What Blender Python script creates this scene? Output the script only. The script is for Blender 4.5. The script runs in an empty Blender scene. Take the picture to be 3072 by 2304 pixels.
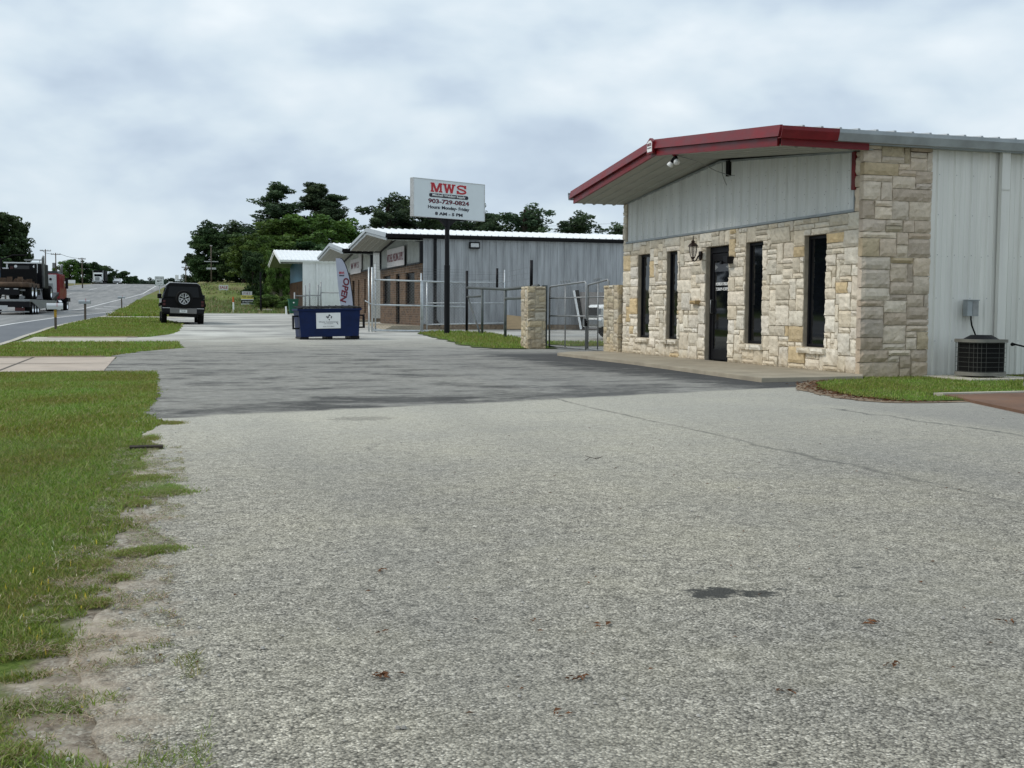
import bpy, bmesh, math, random
import numpy as np
from mathutils import Vector, Matrix, noise
R_ = math.radians
random.seed(7); rng = np.random.default_rng(7)
sc = bpy.context.scene
COL = sc.collection

# ------------------------------------------------------------------ camera
cam_d = bpy.data.cameras.new('camera'); cam = bpy.data.objects.new('camera', cam_d); COL.objects.link(cam)
cam_d.sensor_width = 36.0; cam_d.lens = 40.43; cam_d.clip_start = 0.05; cam_d.clip_end = 5000
M = Matrix(((0.95558401, 0.01266761, -0.29444648, 0.0),
            (-0.294658, 0.06136405, -0.95363049, 0.0),
            (0.00598821, 0.99803506, 0.06237112, 0.95),
            (0, 0, 0, 1)))
cam.matrix_world = M
sc.camera = cam

# ------------------------------------------------------------------ world, sun, exposure
sc.view_settings.view_transform = 'Standard'; sc.view_settings.look = 'None'
sc.view_settings.exposure = 0.2; sc.view_settings.gamma = 1.0
SUN_EL, SUN_AZ = 44.0, -80.0        # azimuth from +Y towards +X (negative: from the road side)
w = bpy.data.worlds.new('World'); sc.world = w; w.use_nodes = True
nt = w.node_tree; nt.nodes.clear()
def nd(nt, typ, **kw):
    n = nt.nodes.new(typ)
    for k, v in kw.items():
        if k.startswith('i_'):
            key = k[2:]
            n.inputs[int(key) if key.isdigit() else key.replace('_', ' ')].default_value = v
        else: setattr(n, k, v)
    return n
def link(nt, a, b): nt.links.new(a, b)
def mth(nt, op, a, b=None, c=None, clamp=False):
    n = nt.nodes.new('ShaderNodeMath'); n.operation = op; n.use_clamp = clamp
    for i, x in enumerate((a, b, c)):
        if x is None: continue
        if isinstance(x, (int, float)): n.inputs[i].default_value = x
        else: nt.links.new(x, n.inputs[i])
    return n.outputs[0]
def ramp(nt, fac, stops, interp='LINEAR'):
    n = nt.nodes.new('ShaderNodeValToRGB'); n.color_ramp.interpolation = interp
    els = n.color_ramp.elements
    while len(els) < len(stops): els.new(0.5)
    for e, (p, c) in zip(els, stops):
        e.position = p; e.color = (c, c, c, 1) if isinstance(c, (int, float)) else (*c, 1)
    if fac is not None: nt.links.new(fac, n.inputs[0])
    return n.outputs[0]
def mixc(nt, fac, a, b, mode='MIX'):
    n = nt.nodes.new('ShaderNodeMix'); n.data_type = 'RGBA'; n.blend_type = mode
    for s, x in ((n.inputs[0], fac), (n.inputs[6], a), (n.inputs[7], b)):
        if isinstance(x, (int, float)): s.default_value = x
        elif isinstance(x, tuple): s.default_value = (*x, 1) if len(x) == 3 else x
        else: nt.links.new(x, s)
    return n.outputs[2]

sky = nd(nt, 'ShaderNodeTexSky', sky_type='NISHITA', sun_disc=False, sun_elevation=R_(SUN_EL), sun_rotation=R_(SUN_AZ))
tc = nd(nt, 'ShaderNodeTexCoord')
sep = nd(nt, 'ShaderNodeSeparateXYZ'); link(nt, tc.outputs['Generated'], sep.inputs[0])
def cloud_noise(dz, det):
    cb = nd(nt, 'ShaderNodeCombineXYZ'); link(nt, sep.outputs[0], cb.inputs[0]); link(nt, sep.outputs[1], cb.inputs[1])
    link(nt, mth(nt, 'ADD', sep.outputs[2], dz), cb.inputs[2])
    m_ = nd(nt, 'ShaderNodeMapping'); m_.inputs['Location'].default_value = (2.35, .62, 1.9); m_.inputs['Scale'].default_value = (1.0, 1.0, 1.95); link(nt, cb.outputs[0], m_.inputs[0])
    a_ = nd(nt, 'ShaderNodeTexNoise', i_Scale=3.9, i_Detail=det, i_Roughness=0.47, i_Distortion=0.1); link(nt, m_.outputs[0], a_.inputs['Vector'])
    return a_.outputs[0]
ca = cloud_noise(0.0, 6.0); cb_ = cloud_noise(0.028, 5.0)
relief = mth(nt, 'SUBTRACT', ca, cb_)                         # sunny tops, grey bases
cv = mth(nt, 'ADD', mth(nt, 'MULTIPLY', relief, 1.7), mth(nt, 'MULTIPLY_ADD', mth(nt, 'SUBTRACT', ca, 0.5), -0.55, 0.5))
cloud = ramp(nt, cv, [(0.30, (0.42, 0.51, 0.62)), (0.43, (0.505, 0.60, 0.70)), (0.53, (0.585, 0.68, 0.755)), (0.64, (0.66, 0.74, 0.80)), (0.74, (0.74, 0.805, 0.85))])
# overcast: brighter overhead than at the horizon
bright = mth(nt, 'ADD', 1.0, mth(nt, 'MULTIPLY', mth(nt, 'POWER', mth(nt, 'MAXIMUM', sep.outputs[2], 0.0), 1.5), 0.3))
hz = ramp(nt, sep.outputs[2], [(0.0, 0.7), (0.10, 0.0)])
cl2 = mixc(nt, hz, cloud, (0.63, 0.72, 0.775))
sc10 = nd(nt, 'ShaderNodeVectorMath', operation='SCALE'); link(nt, cl2, sc10.inputs[0]); link(nt, mth(nt, 'MULTIPLY', bright, 10.0), sc10.inputs['Scale'])
skymix = mixc(nt, 0.97, sky.outputs[0], sc10.outputs[0])
bg = nd(nt, 'ShaderNodeBackground', i_Strength=0.1); link(nt, skymix, bg.inputs['Color'])
out = nd(nt, 'ShaderNodeOutputWorld'); link(nt, bg.outputs[0], out.inputs[0])

sd = bpy.data.lights.new('sun', 'SUN'); sd.energy = 1.5; sd.angle = R_(16); sd.color = (1.0, 0.94, 0.86)
sun = bpy.data.objects.new('sun', sd); COL.objects.link(sun)
az = R_(SUN_AZ); el = R_(SUN_EL)
dirv = Vector((math.sin(az)*math.cos(el), math.cos(az)*math.cos(el), math.sin(el)))
sun.rotation_euler = dirv.to_track_quat('Z', 'Y').to_euler()
sun.location = dirv*60

# ------------------------------------------------------------------ terrain profile
KN = [(-60,0),(30,0),(37,.04),(45,.16),(53,.33),(65,.5),(80,.7),(100,1.0),(150,2.5),(200,4.2),(250,5.9),(300,7.3),(330,7.9),(350,8.1),(380,8.0),(430,7),(600,2),(2500,0)]
KY = [k[0] for k in KN]; KZ = [k[1] for k in KN]
def prof(y): return float(np.interp(y, KY, KZ))
RE_Y = [-60, 32, 39.5, 47.7, 57, 74.6, 87.5, 113, 154, 210, 260, 330, 430, 700]
RE_X = [-3.3, -3.86, -4.0, -3.95, -3.48, -2.64, -2.86, -2.37, -1.6, .6, 2.2, 5.4, 10, 22]
def road_r(y): return float(np.interp(y, RE_Y, RE_X))
def smooth(t): t = max(0., min(1., t)); return t*t*(3-2*t)
def bank(x, y): return 1.5*smooth((y-95)/90.)*smooth((x-road_r(y)-1.0)/9.)
def ground(x, y): return prof(y)+bank(x, y)

# ------------------------------------------------------------------ mesh helpers
class MB:
    def __init__(s): s.v = []; s.f = []; s.c = []
    def add(s, vs, fs, col=None):
        b = len(s.v); s.v += [tuple(p) for p in vs]; s.f += [tuple(b+i for i in f) for f in fs]
        s.c += [col]*len(fs); return s
    def box(s, x0, x1, y0, y1, z0, z1, col=None):
        return s.add([(x0,y0,z0),(x1,y0,z0),(x1,y1,z0),(x0,y1,z0),(x0,y0,z1),(x1,y0,z1),(x1,y1,z1),(x0,y1,z1)],
                     [(0,3,2,1),(4,5,6,7),(0,1,5,4),(1,2,6,5),(2,3,7,6),(3,0,4,7)], col)
    def hexa(s, p, col=None):
        return s.add(p, [(0,3,2,1),(4,5,6,7),(0,1,5,4),(1,2,6,5),(2,3,7,6),(3,0,4,7)], col)
    def prism(s, poly, axis, a, b, col=None):
        n = len(poly)
        def P(u, w_, t): return {'x': (t,u,w_), 'y': (u,t,w_), 'z': (u,w_,t)}[axis]
        vs = [P(u,w_,a) for u,w_ in poly]+[P(u,w_,b) for u,w_ in poly]
        fs = [tuple(range(n))[::-1], tuple(range(n,2*n))]+[(i,(i+1)%n,n+(i+1)%n,n+i) for i in range(n)]
        return s.add(vs, fs, col)
    def tube(s, pts, r, seg=8, cap=True, col=None):
        pts = [Vector(p) for p in pts]; rr = r if isinstance(r, (list, tuple)) else [r]*len(pts)
        vs = []; prev = None
        for i, p in enumerate(pts):
            d = (pts[min(i+1,len(pts)-1)]-pts[max(i-1,0)]).normalized()
            a = d.orthogonal().normalized() if prev is None else (prev-d*prev.dot(d)).normalized()
            prev = a; b = d.cross(a)
            for k in range(seg):
                t = 2*math.pi*k/seg; vs.append(p+(a*math.cos(t)+b*math.sin(t))*rr[i])
        fs = []
        for i in range(len(pts)-1):
            for k in range(seg):
                fs.append((i*seg+k, i*seg+(k+1)%seg, (i+1)*seg+(k+1)%seg, (i+1)*seg+k))
        if cap: fs.append(tuple(range(seg))[::-1]); fs.append(tuple(range((len(pts)-1)*seg, len(pts)*seg)))
        return s.add(vs, fs, col)
    def lathe(s, prof_, c=(0,0,0), axis='z', seg=20, col=None):
        vs = []; n = len(prof_)
        for k in range(seg):
            t = 2*math.pi*k/seg
            for r, h in prof_:
                u, w_ = r*math.cos(t), r*math.sin(t)
                q = {'z': (u,w_,h), 'x': (h,u,w_), 'y': (w_,h,u)}[axis]
                vs.append((q[0]+c[0], q[1]+c[1], q[2]+c[2]))
        fs = []
        for k in range(seg):
            k2 = (k+1)%seg
            for i in range(n-1):
                fs.append((k*n+i, k2*n+i, k2*n+i+1, k*n+i+1))
        return s.add(vs, fs, col)
    def build(s, name, m, parent=None, smooth=False, bevel=0, loc=None):
        me = bpy.data.meshes.new(name); me.from_pydata(s.v, [], s.f); me.update()
        if any(c is not None for c in s.c):
            ca = me.color_attributes.new('tint', 'FLOAT_COLOR', 'CORNER')
            arr = []
            for p, c in zip(me.polygons, s.c):
                c = c or (1,1,1)
                arr += [c[0],c[1],c[2],1.0]*p.loop_total
            ca.data.foreach_set('color', arr)
        if smooth: me.polygons.foreach_set('use_smooth', [True]*len(me.polygons))
        me.materials.append(m)
        o = bpy.data.objects.new(name, me); COL.objects.link(o)
        if parent is not None: o.parent = parent
        if loc: o.location = loc
        if bevel:
            bm = bmesh.new(); bm.from_mesh(me)
            bmesh.ops.recalc_face_normals(bm, faces=bm.faces)
            es = [e for e in bm.edges if len(e.link_faces) == 2 and e.calc_face_angle(0) > 0.6]
            bmesh.ops.bevel(bm, geom=es, offset=bevel, segments=2, affect='EDGES', profile=0.7)
            bm.to_mesh(me); bm.free()
        return o
def tag(o, label, cat, group=None):
    o['label'] = label; o['category'] = cat
    if group: o['group'] = group
    return o
def thing(name, label, cat, loc=(0,0,0), rz=0.0, group=None, rx=0.0, ry=0.0):
    o = bpy.data.objects.new(name, None); COL.objects.link(o); o.empty_display_size = 0.2
    o.location = loc; o.rotation_euler = (rx, ry, rz); return tag(o, label, cat, group)
def struct(o, kind='structure'): o['kind'] = kind; return o
def copy_tree(o, parent=None):
    c = o.copy(); COL.objects.link(c); c.parent = parent
    for ch in list(o.children): copy_tree(ch, c)
    return c
def text(body, width=None, size=1.0, m=None, parent=None, loc=(0,0,0), rot=(R_(90),0,0), name='lettering', bold=0.0, height=None, ext=0.002, italic=0.0, align='CENTER'):
    cu = bpy.data.curves.new(name, 'FONT'); cu.body = body; cu.size = size; cu.align_x = align; cu.align_y = 'CENTER'
    cu.offset = bold; cu.extrude = ext; cu.shear = italic; cu.resolution_u = 3
    t = bpy.data.objects.new('tmp', cu); COL.objects.link(t)
    dg = bpy.context.evaluated_depsgraph_get(); me = bpy.data.meshes.new_from_object(t.evaluated_get(dg))
    bpy.data.objects.remove(t); bpy.data.curves.remove(cu)
    co = np.empty(len(me.vertices)*3); me.vertices.foreach_get('co', co); co = co.reshape(-1,3)
    mn, mx = co.min(0), co.max(0)
    co[:,:2] -= (mn[:2]+mx[:2])/2
    if width: co[:,0] *= width/(mx[0]-mn[0])
    if height: co[:,1] *= height/(mx[1]-mn[1])
    me.vertices.foreach_set('co', co.ravel()); me.update()
    me.materials.clear(); me.materials.append(m); me.name = name
    o = bpy.data.objects.new(name, me); COL.objects.link(o); o.parent = parent; o.location = loc; o.rotation_euler = rot
    return o

# ------------------------------------------------------------------ materials
def base_mat(name, rough=0.7, spec=0.4, metal=0.0):
    m = bpy.data.materials.new(name); m.use_nodes = True
    b = m.node_tree.nodes['Principled BSDF']
    b.inputs['Roughness'].default_value = rough; b.inputs['Specular IOR Level'].default_value = spec; b.inputs['Metallic'].default_value = metal
    return m, m.node_tree, b
def bump(nt, b, h, strength=0.3, dist=0.02):
    n = nd(nt, 'ShaderNodeBump', i_Strength=strength, i_Distance=dist); link(nt, h, n.inputs['Height']); link(nt, n.outputs[0], b.inputs['Normal'])
def noi(nt, vec, scale, detail=4.0, rough=0.55, dist=0.0):
    n = nd(nt, 'ShaderNodeTexNoise', i_Scale=scale, i_Detail=detail, i_Roughness=rough, i_Distortion=dist)
    if vec is not None: link(nt, vec, n.inputs['Vector'])
    return n.outputs[0]
def coord(nt, scale=(1,1,1), kind='Object'):
    t = nd(nt, 'ShaderNodeTexCoord'); m_ = nd(nt, 'ShaderNodeMapping'); m_.inputs['Scale'].default_value = scale
    link(nt, t.outputs[kind], m_.inputs[0]); return m_.outputs[0]
def mat(name, col, rough=0.6, spec=0.4, metal=0.0, var=0.12, scale=3.0, stretch=(1,1,1), dirt=None, bmp=0.0):
    m, nt, b = base_mat(name, rough, spec, metal)
    v = coord(nt, stretch)
    f = noi(nt, v, scale, 5.0, 0.6)
    lo = tuple(c*(1-var*1.6) for c in col); hi = tuple(min(1, c*(1+var)) for c in col)
    c = ramp(nt, f, [(0.3, lo), (0.7, hi)])
    if dirt:
        f2 = noi(nt, v, scale*0.6+0.7, 6.0, 0.65, 0.4)
        c = mixc(nt, ramp(nt, f2, [(0.52, 0.0), (0.75, 0.75)]), c, dirt)
    link(nt, c, b.inputs['Base Color'])
    link(nt, ramp(nt, f, [(0.3, max(0, rough-0.08)), (0.7, min(1, rough+0.08))]), b.inputs['Roughness'])
    if bmp: bump(nt, b, noi(nt, v, scale*6, 4.0), bmp, 0.01)
    return m
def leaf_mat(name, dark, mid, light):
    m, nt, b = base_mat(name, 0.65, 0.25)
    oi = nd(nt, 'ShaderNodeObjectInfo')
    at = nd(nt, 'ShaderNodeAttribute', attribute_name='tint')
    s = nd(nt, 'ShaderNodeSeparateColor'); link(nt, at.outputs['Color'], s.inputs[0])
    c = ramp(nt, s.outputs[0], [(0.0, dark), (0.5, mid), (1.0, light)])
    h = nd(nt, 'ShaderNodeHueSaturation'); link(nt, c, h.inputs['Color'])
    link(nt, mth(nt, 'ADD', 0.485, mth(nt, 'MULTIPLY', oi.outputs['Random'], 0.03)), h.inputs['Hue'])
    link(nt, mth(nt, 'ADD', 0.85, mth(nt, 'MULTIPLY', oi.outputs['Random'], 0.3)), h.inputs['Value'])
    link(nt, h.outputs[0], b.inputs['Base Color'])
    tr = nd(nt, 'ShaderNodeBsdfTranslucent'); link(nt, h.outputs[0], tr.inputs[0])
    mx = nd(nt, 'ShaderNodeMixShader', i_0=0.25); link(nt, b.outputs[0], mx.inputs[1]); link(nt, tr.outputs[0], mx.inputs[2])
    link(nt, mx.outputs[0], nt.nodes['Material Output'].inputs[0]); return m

def base_dirt(nt, c, col, h0, h1, k):
    t = nd(nt, 'ShaderNodeTexCoord'); s_ = nd(nt, 'ShaderNodeSeparateXYZ'); link(nt, t.outputs['Object'], s_.inputs[0])
    zz = mth(nt, 'ADD', s_.outputs[2], mth(nt, 'MULTIPLY', mth(nt, 'SUBTRACT', noi(nt, coord(nt, (3,3,1)), 2.2, 6, 0.7), 0.5), h1*1.6))
    f = mth(nt, 'DIVIDE', mth(nt, 'SUBTRACT', h1, zz), h1-h0, clamp=True)
    return mixc(nt, mth(nt, 'MULTIPLY', f, k), c, col)
def tint_mat(name, rough=0.85, bs=14, bstr=0.5, spots=(0.30,0.24,0.16), amt=0.6, bd=0.03):
    m, nt, b = base_mat(name, rough, 0.25)
    at = nd(nt, 'ShaderNodeAttribute', attribute_name='tint'); v = coord(nt)
    f = noi(nt, v, 9, 8, 0.65); g = noi(nt, v, 2.2, 6, 0.65, 0.5)
    c = mixc(nt, 1.0, at.outputs['Color'], ramp(nt, f, [(0.3, 0.80), (0.6, 1.06)]), 'MULTIPLY')
    c = mixc(nt, ramp(nt, g, [(0.56, 0.0), (0.8, amt)]), c, spots)
    c = base_dirt(nt, c, (0.52, 0.40, 0.24), 0.0, 0.35, 0.55)
    link(nt, c, b.inputs['Base Color'])
    bump(nt, b, noi(nt, v, bs, 8, 0.65), bstr, bd)
    return m
M_stone = tint_mat('stone', spots=(0.36, 0.30, 0.22), amt=0.5, bs=18, bstr=0.7, bd=0.03)
M_mortar = mat('mortar', (0.44, 0.385, 0.30), 0.95, 0.1, var=0.15, scale=8, bmp=0.4)
M_conc = mat('concrete', (0.36, 0.315, 0.24), 0.9, 0.2, var=0.14, scale=1.6, dirt=(0.25,0.215,0.16), bmp=0.2)
M_conc_pink = mat('pinkish concrete', (0.46, 0.385, 0.315), 0.9, 0.2, var=0.1, scale=1.2, dirt=(0.33,0.27,0.21), bmp=0.25)
M_conc_light = mat('pale concrete', (0.47, 0.44, 0.37), 0.9, 0.2, var=0.1, scale=1.2, dirt=(0.3,0.26,0.2), bmp=0.25)
M_redpad = mat('rust stained concrete', (0.17, 0.095, 0.06), 0.85, 0.3, var=0.2, scale=1.3, dirt=(0.13,0.10,0.085), bmp=0.2)
M_white_side = mat('white ribbed siding', (0.72, 0.71, 0.66), 0.42, 0.5, var=0.07, scale=1.6, stretch=(2.5,2.5,0.22), dirt=(0.55,0.54,0.49))
M_gable_side = mat('gable siding', (0.72, 0.735, 0.71), 0.42, 0.5, var=0.07, scale=1.6, stretch=(2.5,2.5,0.3), dirt=(0.55,0.56,0.53))
M_grey_side = mat('weathered zinc siding', (0.37, 0.385, 0.40), 0.5, 0.5, var=0.22, scale=2.2, stretch=(2.2,2.2,0.22), dirt=(0.24,0.25,0.26))
M_red = mat('red trim', (0.165, 0.007, 0.011), 0.45, 0.35, var=0.22, scale=2.2, stretch=(1,1,2.5), dirt=(0.13,0.018,0.018))
M_zinc = mat('zinc gutter', (0.33, 0.36, 0.37), 0.4, 0.5, 0.3, var=0.15, scale=3)
M_soffit = mat('soffit', (0.34, 0.35, 0.31), 0.55, 0.4, var=0.08, scale=2, dirt=(0.30,0.30,0.27))
M_roof = mat('white metal roof', (0.78, 0.80, 0.80), 0.45, 0.5, var=0.05, scale=2)
M_roof_grey = mat('galvanised roof', (0.42, 0.44, 0.45), 0.45, 0.5, var=0.08, scale=2)
M_black = mat('black paint', (0.005, 0.005, 0.007), 0.5, 0.22, var=0.2, scale=4)
M_dark = mat('dark rubber', (0.009, 0.009, 0.009), 0.85, 0.15, var=0.2, scale=6)
M_galv = mat('galvanised pipe', (0.55, 0.58, 0.59), 0.38, 0.5, 0.5, var=0.15, scale=8)
M_wire = mat('chain link wire', (0.12, 0.125, 0.125), 0.5, 0.5, 0.4, var=0.1, scale=8)
M_oldpipe = mat('weathered pipe', (0.10, 0.115, 0.115), 0.6, 0.4, 0.2, var=0.25, scale=6, dirt=(0.12,0.07,0.045))
M_steel = mat('steel', (0.28, 0.29, 0.29), 0.45, 0.5, 0.6, var=0.2, scale=6)
M_chrome = mat('chrome', (0.75, 0.77, 0.78), 0.14, 0.5, 1.0, var=0.05, scale=4)
M_white = mat('white paint', (0.78, 0.79, 0.78), 0.4, 0.5, var=0.04, scale=3)
M_sign_white = mat('sign face', (0.66, 0.71, 0.735), 0.35, 0.5, var=0.03, scale=1.5)
M_sign_red = mat('sign red', (0.42, 0.018, 0.03), 0.45, 0.4, var=0.05, scale=4)
M_ink = mat('sign black', (0.012, 0.014, 0.028), 0.5, 0.4, var=0.05, scale=4)
M_darkred = mat('dark red ink', (0.16, 0.015, 0.03), 0.5, 0.4, var=0.05, scale=4)
M_blue = mat('navy steel', (0.001, 0.012, 0.066), 0.5, 0.25, var=0.2, scale=2.5, dirt=(0.006,0.012,0.05))
M_bluewall = mat('blue gable paint', (0.045, 0.13, 0.20), 0.6, 0.3, var=0.08, scale=3)
M_green = mat('green bin plastic', (0.006, 0.085, 0.045), 0.5, 0.4, var=0.1, scale=4)
M_wood = mat('plywood', (0.45, 0.33, 0.20), 0.8, 0.2, var=0.12, scale=2, stretch=(1,1,6))
M_woodside = mat('weathered board siding', (0.17, 0.115, 0.08), 0.85, 0.2, var=0.25, scale=3, stretch=(5,5,0.4))
M_bark = mat('bark', (0.05, 0.04, 0.032), 0.95, 0.1, var=0.3, scale=3, stretch=(2,2,0.6))
M_palebark = mat('pale bark', (0.22, 0.19, 0.155), 0.95, 0.1, var=0.3, scale=3, stretch=(2,2,0.6))
M_polewood = mat('utility pole wood', (0.13, 0.105, 0.085), 0.9, 0.1, var=0.2, scale=3)
M_rust = mat('rusty flatbed', (0.115, 0.075, 0.05), 0.85, 0.2, var=0.3, scale=2, dirt=(0.05,0.035,0.03))
M_line = mat('road paint', (0.68, 0.68, 0.66), 0.7, 0.3, var=0.1, scale=5, dirt=(0.35,0.35,0.34))
M_line_old = mat('worn road paint', (0.34, 0.335, 0.31), 0.8, 0.3, var=0.2, scale=3)
M_truckred = mat('truck red', (0.19, 0.008, 0.014), 0.35, 0.3, var=0.05, scale=2)
M_carpaint = mat('black car paint', (0.0015, 0.0015, 0.002), 0.10, 0.12, var=0.2, scale=2)
M_plastic = mat('grey bumper plastic', (0.17, 0.165, 0.16), 0.5, 0.4, var=0.08, scale=3)
M_silver = mat('silver paint', (0.52, 0.53, 0.53), 0.3, 0.5, 0.4, var=0.04, scale=2)
M_taillight = mat('lamp red', (0.05, 0.002, 0.002), 0.2, 0.4, var=0.05, scale=3)
M_orange = mat('orange paint', (0.50, 0.12, 0.03), 0.6, 0.4, var=0.1, scale=6)
M_yellow = mat('yellow sign', (0.70, 0.60, 0.12), 0.5, 0.4, var=0.05, scale=4)
M_yellowpaint = mat('mustard paint', (0.46, 0.27, 0.035), 0.7, 0.3, var=0.2, scale=8)
M_flag = mat('banner cloth', (0.40, 0.42, 0.50), 0.8, 0.2, var=0.06, scale=3)
M_billblue = mat('billboard blue', (0.13, 0.33, 0.55), 0.5, 0.4, var=0.1, scale=1)
M_bronze = mat('bronze lantern', (0.035, 0.022, 0.018), 0.45, 0.5, 0.5, var=0.2, scale=8)
M_pink = mat('worn pale sign', (0.60, 0.58, 0.58), 0.6, 0.3, var=0.12, scale=6)
M_litter = mat('dry leaves', (0.15, 0.07, 0.035), 0.9, 0.1, var=0.4, scale=20)
M_rock = mat('pale rock', (0.42, 0.40, 0.36), 0.9, 0.2, var=0.2, scale=3, bmp=0.4)

def glass_mat(name, tint=(0.004, 0.005, 0.007), rough=0.03, spec=0.42):
    m, nt, b = base_mat(name, rough, spec); v = coord(nt)
    c = ramp(nt, noi(nt, v, 0.8, 2), [(0.3, tuple(t*0.7 for t in tint)), (0.7, tuple(t*1.3 for t in tint))])
    link(nt, c, b.inputs['Base Color']); bump(nt, b, noi(nt, v, 1.3, 1), 0.02, 0.02); return m
M_glass = glass_mat('dark window glass')
M_dullglass = glass_mat('dull dark glass', (0.003, 0.003, 0.004), 0.25, 0.08)
M_carglass = glass_mat('tinted car glass', (0.004, 0.005, 0.006), 0.05, 0.2)
def clear_glass():
    m, nt, b = base_mat('lantern glass', 0.1, 0.5)
    b.inputs['Base Color'].default_value = (0.55, 0.5, 0.45, 1); b.inputs['Alpha'].default_value = 0.35
    return m
M_lglass = clear_glass()

def brick_mat():
    m, nt, b = base_mat('brown brick', 0.9, 0.2)
    t = nd(nt, 'ShaderNodeTexCoord'); s = nd(nt, 'ShaderNodeSeparateXYZ'); link(nt, t.outputs['Object'], s.inputs[0])
    cb = nd(nt, 'ShaderNodeCombineXYZ'); link(nt, mth(nt, 'ADD', s.outputs[1], s.outputs[0]), cb.inputs[0]); link(nt, s.outputs[2], cb.inputs[1])
    br = nd(nt, 'ShaderNodeTexBrick', i_Scale=1.0); br.inputs['Brick Width'].default_value = 0.30; br.inputs['Row Height'].default_value = 0.10
    br.inputs['Mortar Size'].default_value = 0.010; br.inputs['Color1'].default_value = (0.155,0.095,0.058,1); br.inputs['Color2'].default_value = (0.075,0.048,0.034,1)
    br.inputs['Mortar'].default_value = (0.17,0.145,0.115,1); link(nt, cb.outputs[0], br.inputs['Vector'])
    c = mixc(nt, 1.0, br.outputs[0], ramp(nt, noi(nt, cb.outputs[0], 5, 4), [(0.3, 0.7), (0.7, 1.25)]), 'MULTIPLY')
    link(nt, c, b.inputs['Base Color']); bump(nt, b, br.outputs['Fac'], -0.4, 0.01); return m
M_brick = brick_mat()

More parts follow.
